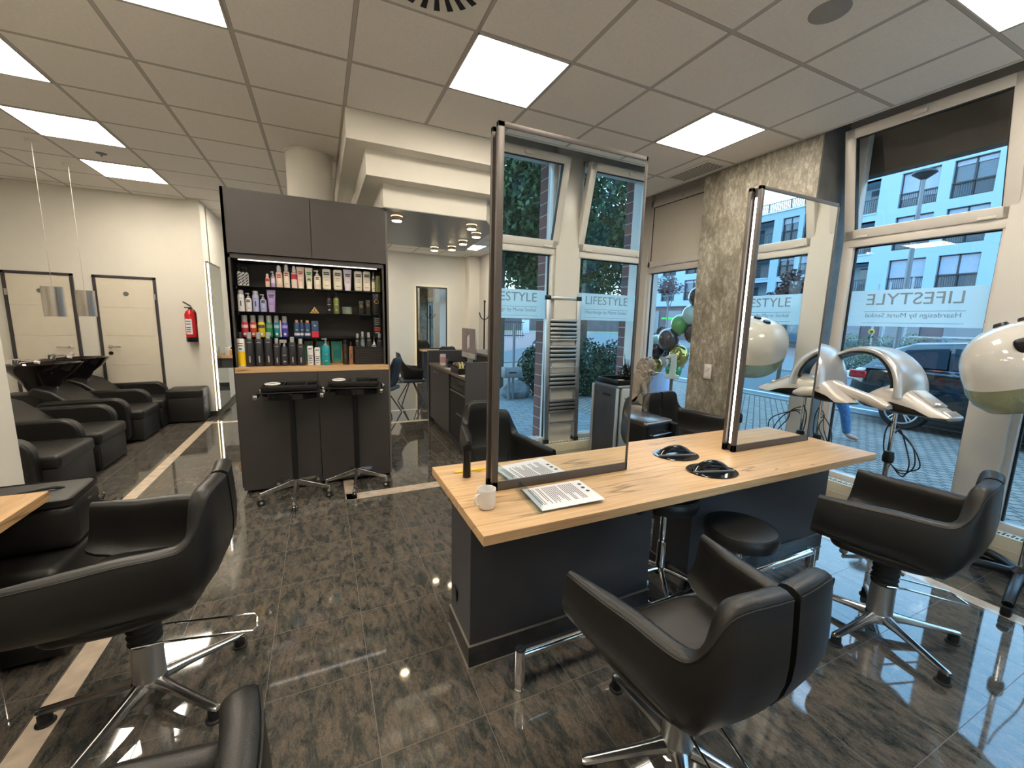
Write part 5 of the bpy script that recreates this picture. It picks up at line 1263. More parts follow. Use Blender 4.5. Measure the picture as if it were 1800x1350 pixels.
# ------------------------------------------------------------ infrared processors by the window
def processor(x, y, deg, label, right=True, sc=1.0):
    t = T('infrared_hair_processor', label, 'hair processor', (x, y, 0), math.radians(deg), 'silver infrared hair processors on chrome stands')
    # main body: boat shaped pod with a nose, local +x towards the nose
    def pod_():
        prof = [(-.17, 1.045, 1.075, .045), (-.15, 1.02, 1.105, .075), (-.10, .995, 1.14, .098), (-.03, .985, 1.175, .112), (.04, .983, 1.180, .116), (.10, .984, 1.160, .112), (.17, .990, 1.118, .098), (.25, .998, 1.072, .082), (.32, 1.004, 1.036, .062), (.342, 1.008, 1.024, .048)]
        up, dn = [], []
        for (xx, zb, zt, wv) in prof:
            lo = zb + (zt - zb) * .42 if xx < .2 else zb + .010; ru, rd = [], []
            for q in range(20):
                a = 2 * PI * q / 20; s_, c_ = math.sin(a), math.cos(a); cc = (abs(c_) ** .7) * (1 if c_ > 0 else -1)
                ru.append((xx, wv * cc, lo + (zt - lo) * s_ ** .6 if s_ > 0 else lo + .010 * s_))
                rd.append((xx, wv * .96 * cc, lo - (lo - zb) * (-s_) ** .7 if s_ < 0 else lo - .002 + .004 * s_))
            up.append(ru); dn.append(rd)
        for rr, nm, mm in ((up, 'pod_shell', PEARL), (dn, 'pod_underside', PLASTM)):
            m_ = MB(); R = m_.grid(rr, closed_v=True); m_.b.faces.new(R[0]); m_.b.faces.new(R[-1][::-1]); m_.build(nm, mm, t)
    pod_()
    # arched heating wing sweeping up and forward
    rows = []; key = catmull([Vector(q) for q in ((.070, 0, 1.10), (.060, 0, 1.20), (.015, 0, 1.295), (-.075, 0, 1.375), (-.19, 0, 1.405), (-.32, 0, 1.395), (-.43, 0, 1.355))], 3)
    arc = [(q.x, q.z, k / (len(key) - 1)) for k, q in enumerate(key)]
    for i, (cx_, cz, u) in enumerate(arc):
        p = arc[max(0, i - 1)]; q = arc[min(len(arc) - 1, i + 1)]; d = Vector((q[0] - p[0], 0, q[1] - p[1])).normalized(); nn = Vector((d.z, 0, -d.x))
        wd = .135 * (1 - .60 * u ** 1.8); th = .040 * (1 - .6 * u)
        row = []
        for s in range(24):
            a = 2 * PI * s / 24; ca, sa = math.cos(a), math.sin(a)
            yy = wd * (abs(ca) ** .6) * (1 if ca > 0 else -1); off = th * (abs(sa) ** .8) * (1 if sa > 0 else -1) - .02 * (1 - (yy / wd) ** 2) * 0
            row.append((cx_ + nn.x * off, yy, cz + nn.z * off))
        rows.append(row)
    m_ = MB(); R = m_.grid(rows, closed_v=True); m_.b.faces.new(R[0]); m_.b.faces.new(R[-1][::-1]); m_.build('heating_wing', SILV, t)
    rows = []
    for i, (cx_, cz, u) in enumerate(arc):
        if i < 2: continue
        p = arc[max(0, i - 1)]; q = arc[min(len(arc) - 1, i + 1)]; d = Vector((q[0] - p[0], 0, q[1] - p[1])).normalized(); nn = Vector((d.z, 0, -d.x)); wd = .122 * (1 - .60 * u ** 1.8); th = .040 * (1 - .6 * u)
        o1, o2 = -th - .006, -th + .008
        rows.append([(cx_ + nn.x * o1, -wd, cz + nn.z * o1), (cx_ + nn.x * o1, wd, cz + nn.z * o1), (cx_ + nn.x * o2, wd, cz + nn.z * o2), (cx_ + nn.x * o2, -wd, cz + nn.z * o2)])
    e = rows[-1]; rows.append([(v[0] - .045, v[1] * .4, v[2] - .028) for v in e])
    m_ = MB(); R = m_.grid(rows, closed_v=True); m_.b.faces.new(R[0]); m_.b.faces.new(R[-1][::-1]); m_.build('wing_lining', PLASTM, t)
    # side arm
    if right:
        rows = []
        for k in range(12):
            u = k / 11; xx = .05 - .56 * u; zz = 1.03 + .125 * u; yy = -.125 - .015 * math.sin(PI * u); h = .042 * (1 - .25 * u) * (math.sin(PI * min(.5, .12 + u * 4)) if u < .1 else 1)
            rows.append([(xx, yy + .030 * math.cos(2 * PI * q / 16) * (1 - .2 * u), zz + h * math.sin(2 * PI * q / 16)) for q in range(16)])
        m_ = MB(); R = m_.grid(rows, closed_v=True); m_.b.faces.new(R[0]); m_.b.faces.new(R[-1][::-1]); m_.build('side_arm', PEARL, t)
        R3 = Matrix.Rotation(math.radians(31), 3, 'Y')
        MB().box(.10, .26, -.055, .055, 1.108, 1.120, .004, rot=R3).build('control_panel', SILV, t)
        MB().box(.11, .18, -.038, .032, 1.137, 1.142, .002, rot=R3).build('display', mat('pale_display', (.62, .66, .66), .3), t)
        MB().lathe([(0, .0), (.022, 0), (.024, .006), (.018, .014), (0, .016)], (.242, -.01, 1.082), n=24).build('dial', SILV, t)
        MB().box(.280, .345, -.052, .052, 1.008, 1.046, .012, rot=R3, seg=3).build('nose_cap', SILV, t)
    MB().cyl((0, 0, .30), (0, 0, 1.06), .013, n=18).build('inner_pole', CHROME, t)
    MB().cyl((0, 0, .10), (0, 0, .66), .019, n=18).build('outer_pole', CHROME, t)
    MB().lathe([(.02, .615), (.032, .625), (.034, .66), (.028, .70), (.02, .705)], n=20).build('collar', PLASTM, t)
    MB().lathe([(.05, .07), (.05, .12), (.022, .15)], n=20).build('hub', PLASTM, t)
    for k in range(5):
        a = math.radians(200 + 72 * k); c, s = math.cos(a), math.sin(a)
        lg = MB().tube([(0, 0, .10), (c * .10, s * .10, .095), (c * .27, s * .27, .075)], lambda u: .018 - .006 * u, 10, smooth=3).build('star_leg', PLASTM, t)
        MB().cyl((c * .27 - s * .012, s * .27 + c * .012, .027), (c * .27 + s * .012, s * .27 - c * .012, .027), .027, n=16).cyl((c * .27, s * .27, .027), (c * .27, s * .27, .07), .008, n=8).build('castor', RUBBER, lg)
    rnd = random.Random(int(x * 100) + int(abs(y) * 37))
    for k in range(3):
        cp = [Vector((.02, 0, .90 - k * .03)), Vector((.05 + rnd.uniform(0, .05), -.03, .86)), Vector((.10 + .05 * k, -.05 + rnd.uniform(-.04, .04), .78)), Vector((.16 + .03 * k, -.04, .66)), Vector((.12, -.02, .56 + .02 * k)), Vector((.03, .01, .60)), Vector((-.02, -.02, .70)), Vector((-.03, -.02, .84)), Vector((.0, -.02, .92))]
        MB().tube(cp, .0042, 6, smooth=5).build('power_cable', RUBBER, t)
    return t
processor(2.76, -1.00, -104, 'silver infrared processor with arched wing and control nose in front of the right window')
processor(2.76, -.53, -116, 'silver infrared processor partly hidden behind the right mirror edge', right=False).scale = (.9, .9, 1)

# hood dryer ------------------------------------------------------------
t = T('hood_dryer', 'cream hood dryer with smoky green visor at the right edge', 'hood dryer', (2.86, -1.66, 0), math.radians(180))
HM = [Vector((.06, -.10, 1.345)), Matrix.Rotation(math.radians(22), 3, 'X') @ Matrix.Rotation(math.radians(6), 3, 'Y')]
def tilt(mb):
    for v in mb.b.verts: v.co = HM[0] + HM[1] @ ((v.co - Vector((-.02, 0, 1.34))) * 1.22)
    return mb
# local: opening faces +x (into the room is -x world => rotated 180)
rows = []
for k in range(15):
    v = k / 14; a = v * PI / 2
    z = 1.34 + .235 * math.sin(a) ** .9; r = math.cos(a) ** .75
    rows.append([((.245 * r * math.cos(2 * PI * q / 40)) - .02 * (1 - v), .235 * r * math.sin(2 * PI * q / 40), z - .055 * math.cos(2 * PI * q / 40) * (1 - v)) for q in range(40)])
m = MB(); R = m.grid(rows, closed_v=True); tilt(m).build('hood_shell', HOOD, t, ang=80)
rows = []
for (r, dz) in ((1.0, 0.0), (1.02, -.04), (.97, -.085), (.84, -.125), (.82, -.12), (.94, -.08), (.985, -.04), (.965, 0)):
    rows.append([(.245 * r * math.cos(2 * PI * q / 40) - .02, .235 * r * math.sin(2 * PI * q / 40), 1.342 + dz * (1.15 - .25 * math.cos(2 * PI * q / 40)) - .055 * math.cos(2 * PI * q / 40)) for q in range(40)])
m = MB(); m.grid(rows, closed_v=True); tilt(m).build('visor', VISOR, t, ang=80)
rows = []
for (r, dz) in ((.965, .0), (.93, .03), (.70, .15), (.3, .20), (0.001, .205)):
    rows.append([(.245 * r * math.cos(2 * PI * q / 30) - .02, .235 * r * math.sin(2 * PI * q / 30), 1.335 + dz - .055 * math.cos(2 * PI * q / 30) * (1 if dz < .01 else .6)) for q in range(30)])
m = MB(); m.grid(rows, closed_v=True); tilt(m).build('hood_lining', PLASTM, t)
for yy in (-.04, .04): tilt(MB().lathe([(0, 0), (.026, 0), (.028, .010), (.022, .022), (0, .024)], (-.02, yy, 1.566), n=20)).build('knob', PLASTM, t)
tilt(MB().box(.16, .20, .02, .13, 1.42, 1.50, .02, seg=3)).build('side_handle', PLASTM, t)
tilt(MB().sph((-.12, .10, 1.50), .05, 20, 12, (1, 1, .8))).build('display_bump', SILV, t)
tilt(MB().box(-.30, -.20, -.05, .05, 1.28, 1.42, .02, seg=3)).build('hinge_block', PLASTM, t)
MB().cyl((-.03, 0, .12), (-.03, 0, .62), .022, n=20).build('outer_pole', CHROME, t)
MB().tube([(-.03, 0, .55), (-.03, 0, 1.10), (-.08, -.02, 1.22), (-.16, -.08, 1.30), (-.20, -.12, 1.33)], .015, 12, smooth=4).build('inner_pole', CHROME, t)
MB().lathe([(.03, .60), (.036, .62), (.034, .68), (.02, .70)], (-.03, 0, 0), n=18).build('collar', PLASTM, t)
MB().lathe([(.06, .09), (.06, .14), (.03, .17)], (-.03, 0, 0), n=20).build('hub', PLASTM, t)
for k in range(5):
    a = math.radians(8 + 72 * k); c, s = math.cos(a), math.sin(a); q = Vector((-.03, 0, 0))
    lg = MB().tube([q + Vector((0, 0, .12)), q + Vector((c * .14, s * .14, .125)), q + Vector((c * .28, s * .28, .11)), q + Vector((c * .38, s * .38, .07))], lambda u: .028 - .004 * u, 12, smooth=4).build('star_leg', PLASTM, t)
    e = q + Vector((c * .37, s * .37, 0))
    MB().box(e.x - .028, e.x + .028, e.y - .022, e.y + .022, 0, .058, .012, rot=a).build('castor', RUBBER, lg)
MB().tube([(-.03, .02, 1.05), (.0, .05, .90), (-.06, .10, .72), (-.05, .12, .50), (.02, .10, .38), (-.02, .06, .2), (.0, .02, .13)], .005, 6, smooth=6).build('power_cable', RUBBER, t)

# ------------------------------------------------------------ seen in the first mirror: ladder, coffee machine
t = T('folding_ladder', 'telescopic aluminium ladder leaning on the cream post, seen in the first mirror', 'ladder', (1.50, -2.745, .237), 0)
lean = Matrix.Rotation(math.radians(2.2), 3, 'X')
def ld(nm, m, *bx, sm=True):
    b = MB()
    for q in bx: b.box(*q)
    for v in b.b.verts: v.co = lean @ v.co
    return b.build(nm, m, t, smooth=sm)
ld('left_rail', ALUM, (-.215, -.165, -.016, .016, .02, 1.56, .004)); ld('right_rail', ALUM, (.165, .215, -.016, .016, .02, 1.56, .004))
ld('top_bar', ALUM, (-.19, .19, -.012, .012, 1.545, 1.575, .003))
for s in (-1, 1):
    ld('rail_cap', PLASTM, (s * .19 - .03, s * .19 + .03, -.02, .02, 1.54, 1.585, .005)); ld('rail_foot', RUBBER, (s * .19 - .03, s * .19 + .03, -.022, .022, 0, .045, .006))
for z in (.335, .375, .415, .455, .60, .645, .69, .735, .90, .945, .99, 1.035, .82, 1.115, 1.14, 1.18, 1.225, 1.27, 1.315, .22):
    o = ld('rung', ALUM, (-.165, .165, .004, .034, z, z + (.026 if z not in (.82, 1.115, .22) else .016), .002))
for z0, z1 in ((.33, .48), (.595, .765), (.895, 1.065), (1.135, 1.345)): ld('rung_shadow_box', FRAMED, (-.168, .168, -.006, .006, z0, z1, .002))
t = T('coffee_machine', 'black and silver coffee machine on the floor, seen in the first mirror', 'coffee machine', (2.02, -2.42, 0), math.radians(0))
MB().box(-.19, .22, -.24, .19, .04, .92, .035, seg=4).build('machine_body', ANTHD, t)
MB().box(-.155, .215, .175, .212, .05, .905, .03, seg=4).build('front_panel', mat('light_grey_panel', (.42, .46, .48), .35), t)
b = MB(); b.box(-.198, -.183, .165, .205, .05, .90, .006).box(-.198, -.183, -.24, -.20, .05, .90, .006).box(-.19, .2, .165, .2, .905, .925, .008); b.build('silver_trim', SILV, t)
MB().box(-.193, -.186, -.05, .08, .80, .825, .006).build('side_grip', BLACKM, t); MB().box(-.12, .19, .2115, .2135, .79, .80, .001).box(-.12, .19, .2115, .2135, .42, .425, .001).box(.04, .10, .2115, .2135, .84, .86).build('panel_seam', ANTHD, t, smooth=False)
for sx in (-.14, .17):
    for sy in (-.2, .14): MB().cyl((sx, sy, 0), (sx, sy, .045), .02, n=12).build('foot', RUBBER, t)
t = T('serving_tray', 'black tray with a dark dried arrangement on the coffee machine', 'tray', (2.03, -2.43, .922))
MB().box(-.17, .19, -.19, .17, 0, .012, .003).box(-.17, .19, .158, .17, 0, .055, .003).box(-.17, .19, -.19, -.178, 0, .055, .003).box(-.17, -.158, -.19, .17, 0, .055, .003).box(.178, .19, -.19, .17, 0, .055, .003).build('tray_body', PLASTM, t)
t = T('dried_plant', 'dark spiky dried plant in a black bowl on the coffee machine', 'plant', (2.09, -2.43, .935))
MB().lathe([(0, 0), (.05, 0), (.10, .05), (.112, .065), (.10, .06), (.04, .012), (0, .010)], n=24).build('plant_bowl', PLASTM, t)
b = MB(); rnd = random.Random(9)
for k in range(26):
    a = rnd.uniform(0, 2 * PI); h = rnd.uniform(.08, .26) if k else .30; r = rnd.uniform(.02, .10)
    b.cyl((.01 * math.cos(a), .01 * math.sin(a), .02), (r * math.cos(a), r * math.sin(a), h), .007, .002, n=6)
leafcloud(b, (0, 0, .10), (.09, .09, .08), 160, .014, 4, 0)
b.build('stems', BLACKM, t)
tag(MB().sph((1.95, -2.34, .955), .045, 14, 10, (1.3, .7, .42)).sph((2.02, -2.31, .950), .035, 12, 8, (1.8, .6, .35)).build('bread_roll', mat('baked_crust', (.55, .38, .20), .7)), 'pale bread roll on the black tray, seen in the first mirror', 'bread')
# ------------------------------------------------------------ outside: ground and streets (z of the ground -0.15)
G = -.15
def ground(name, m, x0, x1, y0, y1, z=G, h=.1, label=None): return struct(MB().box(x0, x1, y0, y1, z - h, z).build(name, m, smooth=False), label)
ground('ground_cobbles', COBBLE, 3.6, 9.0, -14.2, 60, label='grey cobbled pavement outside the right windows')
ground('ground_paving', PAVER, -14, 3.6, -8.3, -3.1, label='grey paving outside the mirrored windows')
ground('ground_road', ASPH, 9.0, 15.6, -14.2, 120, label='asphalt road with parked car')
ground('ground_verge', REDPAVE, -60, 3.6, -14.2, -8.3, G - .002)
struct(MB().prism([(-60, -14.2), (5.8, -14.2), (20.4, -24.3), (100, -72), (100, -118), (46, -62.5), (8, -19.4), (-60, -19.4)], G - .1, G).build('ground_side_road', ASPH, smooth=False), 'asphalt side road bending away, seen in the first mirror'); ground('ground_far_side', REDPAVE, -60, 100, -64, -14.2, G - .01)
ground('ground_meadow', GRASS, -60, 90, -140, -60, G + .02); ground('ground_far_pavement', PAVER, 15.6, 60, -14.2, 120, G + .02)
b = MB(); b.box(8.9, 9.02, -14.2, 60, G - .05, G + .03); b.box(15.55, 15.68, -14.2, 90, G - .05, G + .06); b.box(-60, 8.9, -14.3, -14.18, G - .05, G + .05)
struct(b.build('trim_8', mat('granite_kerb', (.20, .20, .20), .8), smooth=False))
b = MB()
for k in range(12): b.box(12.2, 12.32, -20 + k * 8, -16 + k * 8, G, G + .004)
b.box(9.6, 9.72, -20, 60, G, G + .004)
for k in range(10): b.box(-20 + k * 8, -16 + k * 8, -19.3, -19.15, G - .01, G - .004)
struct(b.build('trim_9', WLINE, smooth=False), 'white road markings')
# exterior of the own building: brick piers and a dark awning strip
wall('wall_brick_piers', BRICK, (1.40, 1.65, -3.22, -3.025, G, 3.7), (2.61, 3.5, -3.24, -3.105, G, 3.7), (.0, .37, -3.24, -3.105, G, 3.7), label='brick piers outside the mirrored windows')
wall('wall_upper_exterior', FACADE, (-6, 3.6, -3.5, -3.1, H + .3, 7), (3.5, 3.75, -3.5, 9, H + .3, 7))
tag(MB().box(3.50, 3.62, -1.26, -.10, 2.86, 3.2, .01).box(3.50, 3.56, -1.26, -.10, 3.2, 3.5).build('roller_blind', mat('dark_brown_screen', (.075, .06, .05), .7), smooth=False), 'dark brown outside roller blind above the right window', 'blind')

# ------------------------------------------------------------ building across the street
def facade(label, X, y0, y1, zr, rows, cols, ztop, zbase, depth=9.0):
    """rows: list of (z_bottom, z_top); cols: list of (ya, yb, kind)"""
    t = T('apartment_building', label, 'building', (X, 0, 0))
    b = MB()
    zs = sorted(rows)
    b.box(0, .4, y0, y1, zs[-1][1], ztop)
    prev = zbase
    for (za, zb) in zs:
        b.box(0, .4, y0, y1, prev, za)
        ya = y0
        for (ca, cb, kd) in sorted(cols):
            b.box(0, .4, ya, ca, za, zb); ya = cb
        b.box(0, .4, ya, y1, za, zb); prev = zb
    b.box(.4, depth, y0, y1, ztop - .3, ztop - .02)
    b.build('render_wall', FACADE, t, smooth=False)
    MB().box(-.10, .5, y0, y1, ztop, ztop + .10).build('parapet_cap', mat('pale_parapet_%d' % int(abs(y0)), (.6, .62, .62), .6), t, smooth=False)
    b = MB(); n = int((y1 - y0) / .16)
    b.box(.05, .10, y0, y1, ztop + .85, ztop + .90); b.box(.05, .10, y0, y1, ztop + .12, ztop + .16)
    for k in range(n): b.box(.06, .08, y0 + k * .16, y0 + k * .16 + (.05 if k % 12 else .12), ztop + .1, ztop + .88)
    b.build('roof_railing', WINDK, t, smooth=False)
    MB().box(.6, depth, y0, y1, G, zbase).box(.3, .62, y0, y1, G, zbase).build('ground_floor', FACD, t, smooth=False)
    b = MB(); k = y0
    while k < y1 - 2:
        b.box(.22, .31, k, k + 2.2, .3, zbase - .5); k += 3.4
    b.build('shop_glazing', BLDGL, t, smooth=False)
    bl = 0
    for (za, zb) in zs:
        for (ca, cb, kd) in cols:
            if kd == 'L':
                m = MB(); m.box(.38, 2.2, ca - .02, ca, za - .1, zb + .1).box(.38, 2.2, cb, cb + .02, za - .1, zb + .1).box(2.2, 2.3, ca, cb, za - .1, zb + .1).box(.0, 2.3, ca, cb, zb, zb + .05).box(-.05, 2.3, ca, cb, za - .12, za)
                lg = m.build('loggia', FACADE, t, smooth=False)
                m = MB(); m.box(.04, .08, ca, cb, za + .92, za + .97)
                for q in range(int((cb - ca) / .13)): m.box(.05, .07, ca + q * .13, ca + q * .13 + .04, za, za + .93)
                m.build('loggia_railing', WINDK, lg, smooth=False)
                MB().box(2.14, 2.2, ca + .3, ca + 1.5, za, zb - .15).build('loggia_door', BLDGL, lg, smooth=False)
            else:
                m = MB(); m.box(.18, .26, ca, cb, za, za + .08).box(.18, .26, ca, cb, zb - .07, zb).box(.18, .26, ca, ca + .07, za, zb).box(.18, .26, cb - .07, cb, za, zb).box(.18, .26, (ca + cb) / 2 - .05, (ca + cb) / 2 + .05, za, zb); m.box(.18, .26, ca, cb, za + .85, za + .93)
                wn = m.build('window', WINDK, t, smooth=False)
                MB().box(.27, .30, ca, cb, za, zb).build('window_pane', BLDGL, wn, smooth=False)
                fr = [.55, .9, .25, .65, .15, .75][bl % 6]; bl += 1
                MB().box(.20, .225, ca + .04, cb - .04, zb - (zb - za) * fr, zb - .03).build('roller_shutter', BLIND, wn, smooth=False)
                m = MB(); m.box(.0, .03, ca, cb, za + .88, za + .92)
                for q in range(int((cb - ca) / .11)): m.box(.005, .025, ca + q * .11, ca + q * .11 + .025, za + .03, za + .9)
                m.build('window_railing', WINDK, wn, smooth=False)
    return t
cols = [(9.08, 10.99, 'W'), (11.6, 13.57, 'W'), (14.75, 18.2, 'L'), (19.4, 21.3, 'W'), (22.0, 23.9, 'W'), (25.2, 27.6, 'L'), (29.4, 31.6, 'W'), (32.9, 34.9, 'W'), (36.4, 38.6, 'W'), (5.6, 7.6, 'W'), (1.6, 3.6, 'W'), (-2.6, -.6, 'W'), (-6.6, -4.6, 'W')]
facade('long white apartment building across the street behind the street lamp', 35.5, -9.0, 46.0, 0, [(4.2, 6.35), (7.0, 9.2), (9.8, 12.05)], cols, 12.95, 3.6)
cols = [(-27.4, -23.6, 'L'), (-22.85, -21.50, 'W'), (-21.1, -19.6, 'W'), (-18.4, -16.6, 'W'), (-15.4, -13.6, 'W')]
facade('lower white apartment building seen only in the second mirror', 35.5, -32.0, -11.5, 0, [(3.4, 5.45), (5.9, 7.45), (8.75, 10.75)], cols, 11.35, 2.9)
for y, lb in ((33.5, 'green lit shop strip behind the number one sign'), (38.1, 'green lit shop strip between the lion and first mirror')):
    tag(MB().box(35.55, 35.66, y - 1.1, y + 1.1, 2.15, 2.32).build('shop_strip_light', emit('green_strip_%d' % int(y), (.05, .9, .15), .8), smooth=False), lb, 'sign')
tag(MB().box(30.0, 30.1, -21.2, -19.7, 1.05, 1.55).box(30.02, 30.08, -20.5, -20.4, G, 1.1).build('red_shop_sign', RED, smooth=False), 'red sign board across the street, seen in the second mirror', 'sign')

# street lamp
t = T('street_lamp', 'tall grey street lamp before the white apartment building', 'street lamp', (14.0, 3.64, G))
MB().cyl((0, 0, 0), (0, 0, 3.1), .075, .060, n=16).cyl((0, 0, 3.1), (0, 0, 5.75), .060, .045, n=16).build('lamp_post', GALV, t)
MB().lathe([(.04, 5.70), (.10, 5.74), (.26, 5.86), (.24, 5.92), (.08, 5.98), (0, 6.0)], n=24).build('lamp_head', WINDK, t)
# hedge, stone edging, trunks, sunflowers
b = MB(); leafcloud(b, (16.6, 6.5, .22), (.55, 8.0, .42), 9000, .05, 11, 0.0); 
tag(b.build('box_hedge', LEAFD, smooth=False), 'low clipped hedge along the far side of the street', 'hedge')
b = MB(); rnd = random.Random(2)
for k in range(60):
    y = -3 + k * .30; b.box(15.72, 15.98, y, y + .28, G, .10 + rnd.uniform(0, .05), .03)
tag(b.build('stone_edging', mat('white_stone_blocks', (.62, .64, .66), .8, var=.15), smooth=False), 'white stone edging in front of the clipped hedge', 'edging', kind='stuff')
for (y, x, h, wd_) in ((6.35, 19.5, 3.4, 'second from the left of four'), (6.95, 20.0, 3.4, 'leftmost of four'), (5.95, 20.2, 3.6, 'third from the left of four'), (2.4, 19.0, 3.6, 'rightmost of four')):
    tag(MB().cyl((x, y, G), (x + .04, y + .03, h), .05, .035, n=10).build('bare_trunk', PALEBARK), 'thin pale tree trunk across the street behind the hedge, ' + wd_, 'tree trunk', 'thin pale trunks across the street')
def sunflower(x, y, h, lb):
    t = T('sunflower', lb, 'flower', (x, y, G), math.radians(90), 'sunflowers across the street')
    b = MB(); b.tube([(0, 0, 0), (.02, .01, h * .6), (0, 0, h)], .014, 8, smooth=3)
    for k in range(7): b.prism([(0, 0), (.10, .05), (.22, 0), (.10, -.05)], h * (.3 + .09 * k), h * (.3 + .09 * k) + .004); 
    leafcloud(b, (0, 0, h * .55), (.22, .22, h * .4), 60, .07, int(x * 7 + y), 0)
    b.build('stem', LEAF, t)
    b = MB()
    for k in range(14):
        a = 2 * PI * k / 14; c, s = math.cos(a), math.sin(a)
        b.prism([(c * .05 - s * .02, s * .05 + c * .02), (c * .12, s * .12), (c * .05 + s * .02, s * .05 - c * .02)], -.004, .004, 'y')
    for v in b.b.verts: v.co.z += h + .04; v.co.y += -.02
    b.build('petals', YELLOW, t, smooth=False); MB().cyl((0, -.03, h + .04), (0, 0, h + .04), .055, n=16).build('flower_disc', BARK, t)
sunflower(17.6, 5.9, 1.58, 'tall sunflower above the arched wing of the processor')
sunflower(17.3, 3.0, 1.46, 'shorter sunflower above the parked car roof')
for k, (y, lb) in enumerate(((7.0, 'loose green plants behind the hedge on the left'), (5.0, 'loose green plants behind the hedge on the right'), (-7.0, 'green shrubs across the street, seen in the second mirror'))):
    b = MB(); leafcloud(b, (18.0, y, .55), (.9, 1.6, .9), 1600, .06, 20 + k, 0); tag(b.build('green_plants', LEAF, smooth=False), lb, 'plants')
# trees
def tree(x, y, zc, rad, n, ls, m, label, trunk=.08, tm=BARK, seed=1, branches=6, shell=.25):
    t = T('tree', label, 'tree', (x, y, G))
    b = MB(); rnd = random.Random(seed)
    b.tube([(0, 0, 0), (.03, .02, zc * .5), (0, .03, zc)], lambda u: trunk * (1 - .5 * u), 12, smooth=4)
    for k in range(branches):
        a = rnd.uniform(0, 2 * PI); b.tube([(0, 0, zc * rnd.uniform(.55, .9)), (rad[0] * .35 * math.cos(a), rad[1] * .35 * math.sin(a), zc), (rad[0] * .8 * math.cos(a), rad[1] * .8 * math.sin(a), zc + rad[2] * rnd.uniform(-.1, .6))], lambda u: trunk * .4 * (1 - .7 * u), 7, smooth=3)
    b.build('trunk', tm, t)
    b = MB()
    cs = 260 if n > 5000 else 60
    for k in range(max(3, n // cs)):
        while True:
            p = Vector((rnd.uniform(-1, 1), rnd.uniform(-1, 1), rnd.uniform(-1, 1)))
            if p.length < .85: break
        leafcloud(b, (p.x * rad[0], p.y * rad[1], zc - G + p.z * rad[2]), (rad[0] * .30, rad[1] * .30, rad[2] * .26), cs, ls, seed * 50 + k, 0)
    b.build('foliage', m, t, smooth=False); return t
tree(12.0, 10.35, 3.05, (.75, .75, .60), 1500, .055, LEAFR, 'small tree with sparse copper leaves seen above the balloons', .05, GALV, 3)
tree(12.0, -7.0, 2.60, (.62, .62, .62), 1900, .07, LEAFR, 'dark copper tree seen in the second mirror above the banner', .06, BARK, 4)
tree(6.2, -9.4, 4.1, (3.0, 2.4, 2.5), 19000, .075, LEAF, 'large green tree filling the upper windows of the first mirror', .22, BARK, 5, 9)
tree(3.2, -8.6, 4.3, (2.4, 2.0, 2.3), 11000, .075, LEAF, 'green tree on the left of the first mirror reflection', .16, BARK, 6, 8)
tree(11.0, -19.0, 5.4, (4.0, 3.2, 3.4), 14000, .12, LEAF, 'broad green tree further back in the first mirror reflection', .22, BARK, 8, 8)
tree(-3.5, -11.0, 4.2, (3.0, 2.6, 2.6), 6000, .12, LEAF, 'green tree beyond the wall behind the photographer', .18, BARK, 9, 6)
# bushes and boulders beyond the mirrored windows
for (x, y, z, rx, ry, rz_, n, lb) in ((3.75, -7.2, .45, .62, .55, .62, 2600, 'rounded dark green bush behind the boulder, seen in the first mirror'),
                                     (4.75, -6.9, .42, .60, .55, .62, 2600, 'dark green bush, left of the hedge pair seen beside the ladder'),
                                     (5.7, -7.1, .40, .70, .60, .60, 2800, 'dark green bush behind the coffee machine in the first mirror')):
    b = MB(); leafcloud(b, (x, y, z), (rx, ry, rz_), n, .045, int(x * 9), 0.2); leafcloud(b, (x, y, z + .1), (rx * .8, ry * .8, rz_ * 1.1), n // 4, .05, int(x * 5), .8)
    for k in range(5): b.cyl((x + .08 * k - .2, y, G), (x + .16 * k - .4, y, z), .012, n=6)
    tag(b.build('bush', LEAFD, smooth=False), lb, 'bush', 'dark green bushes beyond the mirrored windows')
for (x, y, sx, sy, sz, lb) in ((3.05, -7.2, .34, .28, .24, 'grey boulder at the foot of the rounded bush'), (3.62, -6.55, .30, .25, .22, 'grey boulder to the right of the first one, under the bush')):
    b = MB(); b.sph((x, y, G + sz * .6), 1, 14, 10, (sx, sy, sz))
    rnd = random.Random(int(x * 100))
    for v in b.b.verts: v.co += Vector((rnd.uniform(-.03, .03), rnd.uniform(-.03, .03), rnd.uniform(-.02, .02)))
    tag(b.build('boulder', ROCK), lb, 'boulder', 'grey boulders beyond the mirrored windows')
t = T('mailbox_post', 'grey metal box on a thin post beyond the mirrored window', 'mailbox', (2.75, -6.9, G))
MB().cyl((0, 0, 0), (0, 0, .60), .03, n=12).cyl((.10, 0, 0), (.10, 0, 1.65), .028, n=12).build('post', GALV, t); MB().box(-.15, .25, -.08, .12, .50, .72, .01).build('box', GALV, t); MB().box(-.05, .12, .115, .128, .60, .63, .003).build('slot', BLACKM, t)
t = T('utility_cabinet', 'pale grey utility cabinet beside the red pavement, seen in the first mirror', 'cabinet', (24.5, -49.5, G))
MB().box(-.45, .45, -.25, .25, 0, 1.9, .03).build('cabinet_body', mat('pale_grey_cabinet', (.5, .55, .58), .6), t); MB().box(-.48, .48, -.28, .28, 1.88, 1.96, .02).build('cabinet_roof', GALV, t)
b = MB()
for k in range(40): b.box(9 + k * .24, 9.04 + k * .24, -38.0, -37.96, G, 1.45)
b.box(9, 18.6, -38.0, -37.96, 1.38, 1.45); b.box(9, 18.6, -38, -37.96, .0, .08)
tag(b.build('bar_fence', WINDK, smooth=False), 'dark metal bar fence along the pavement, seen in the first mirror', 'fence')
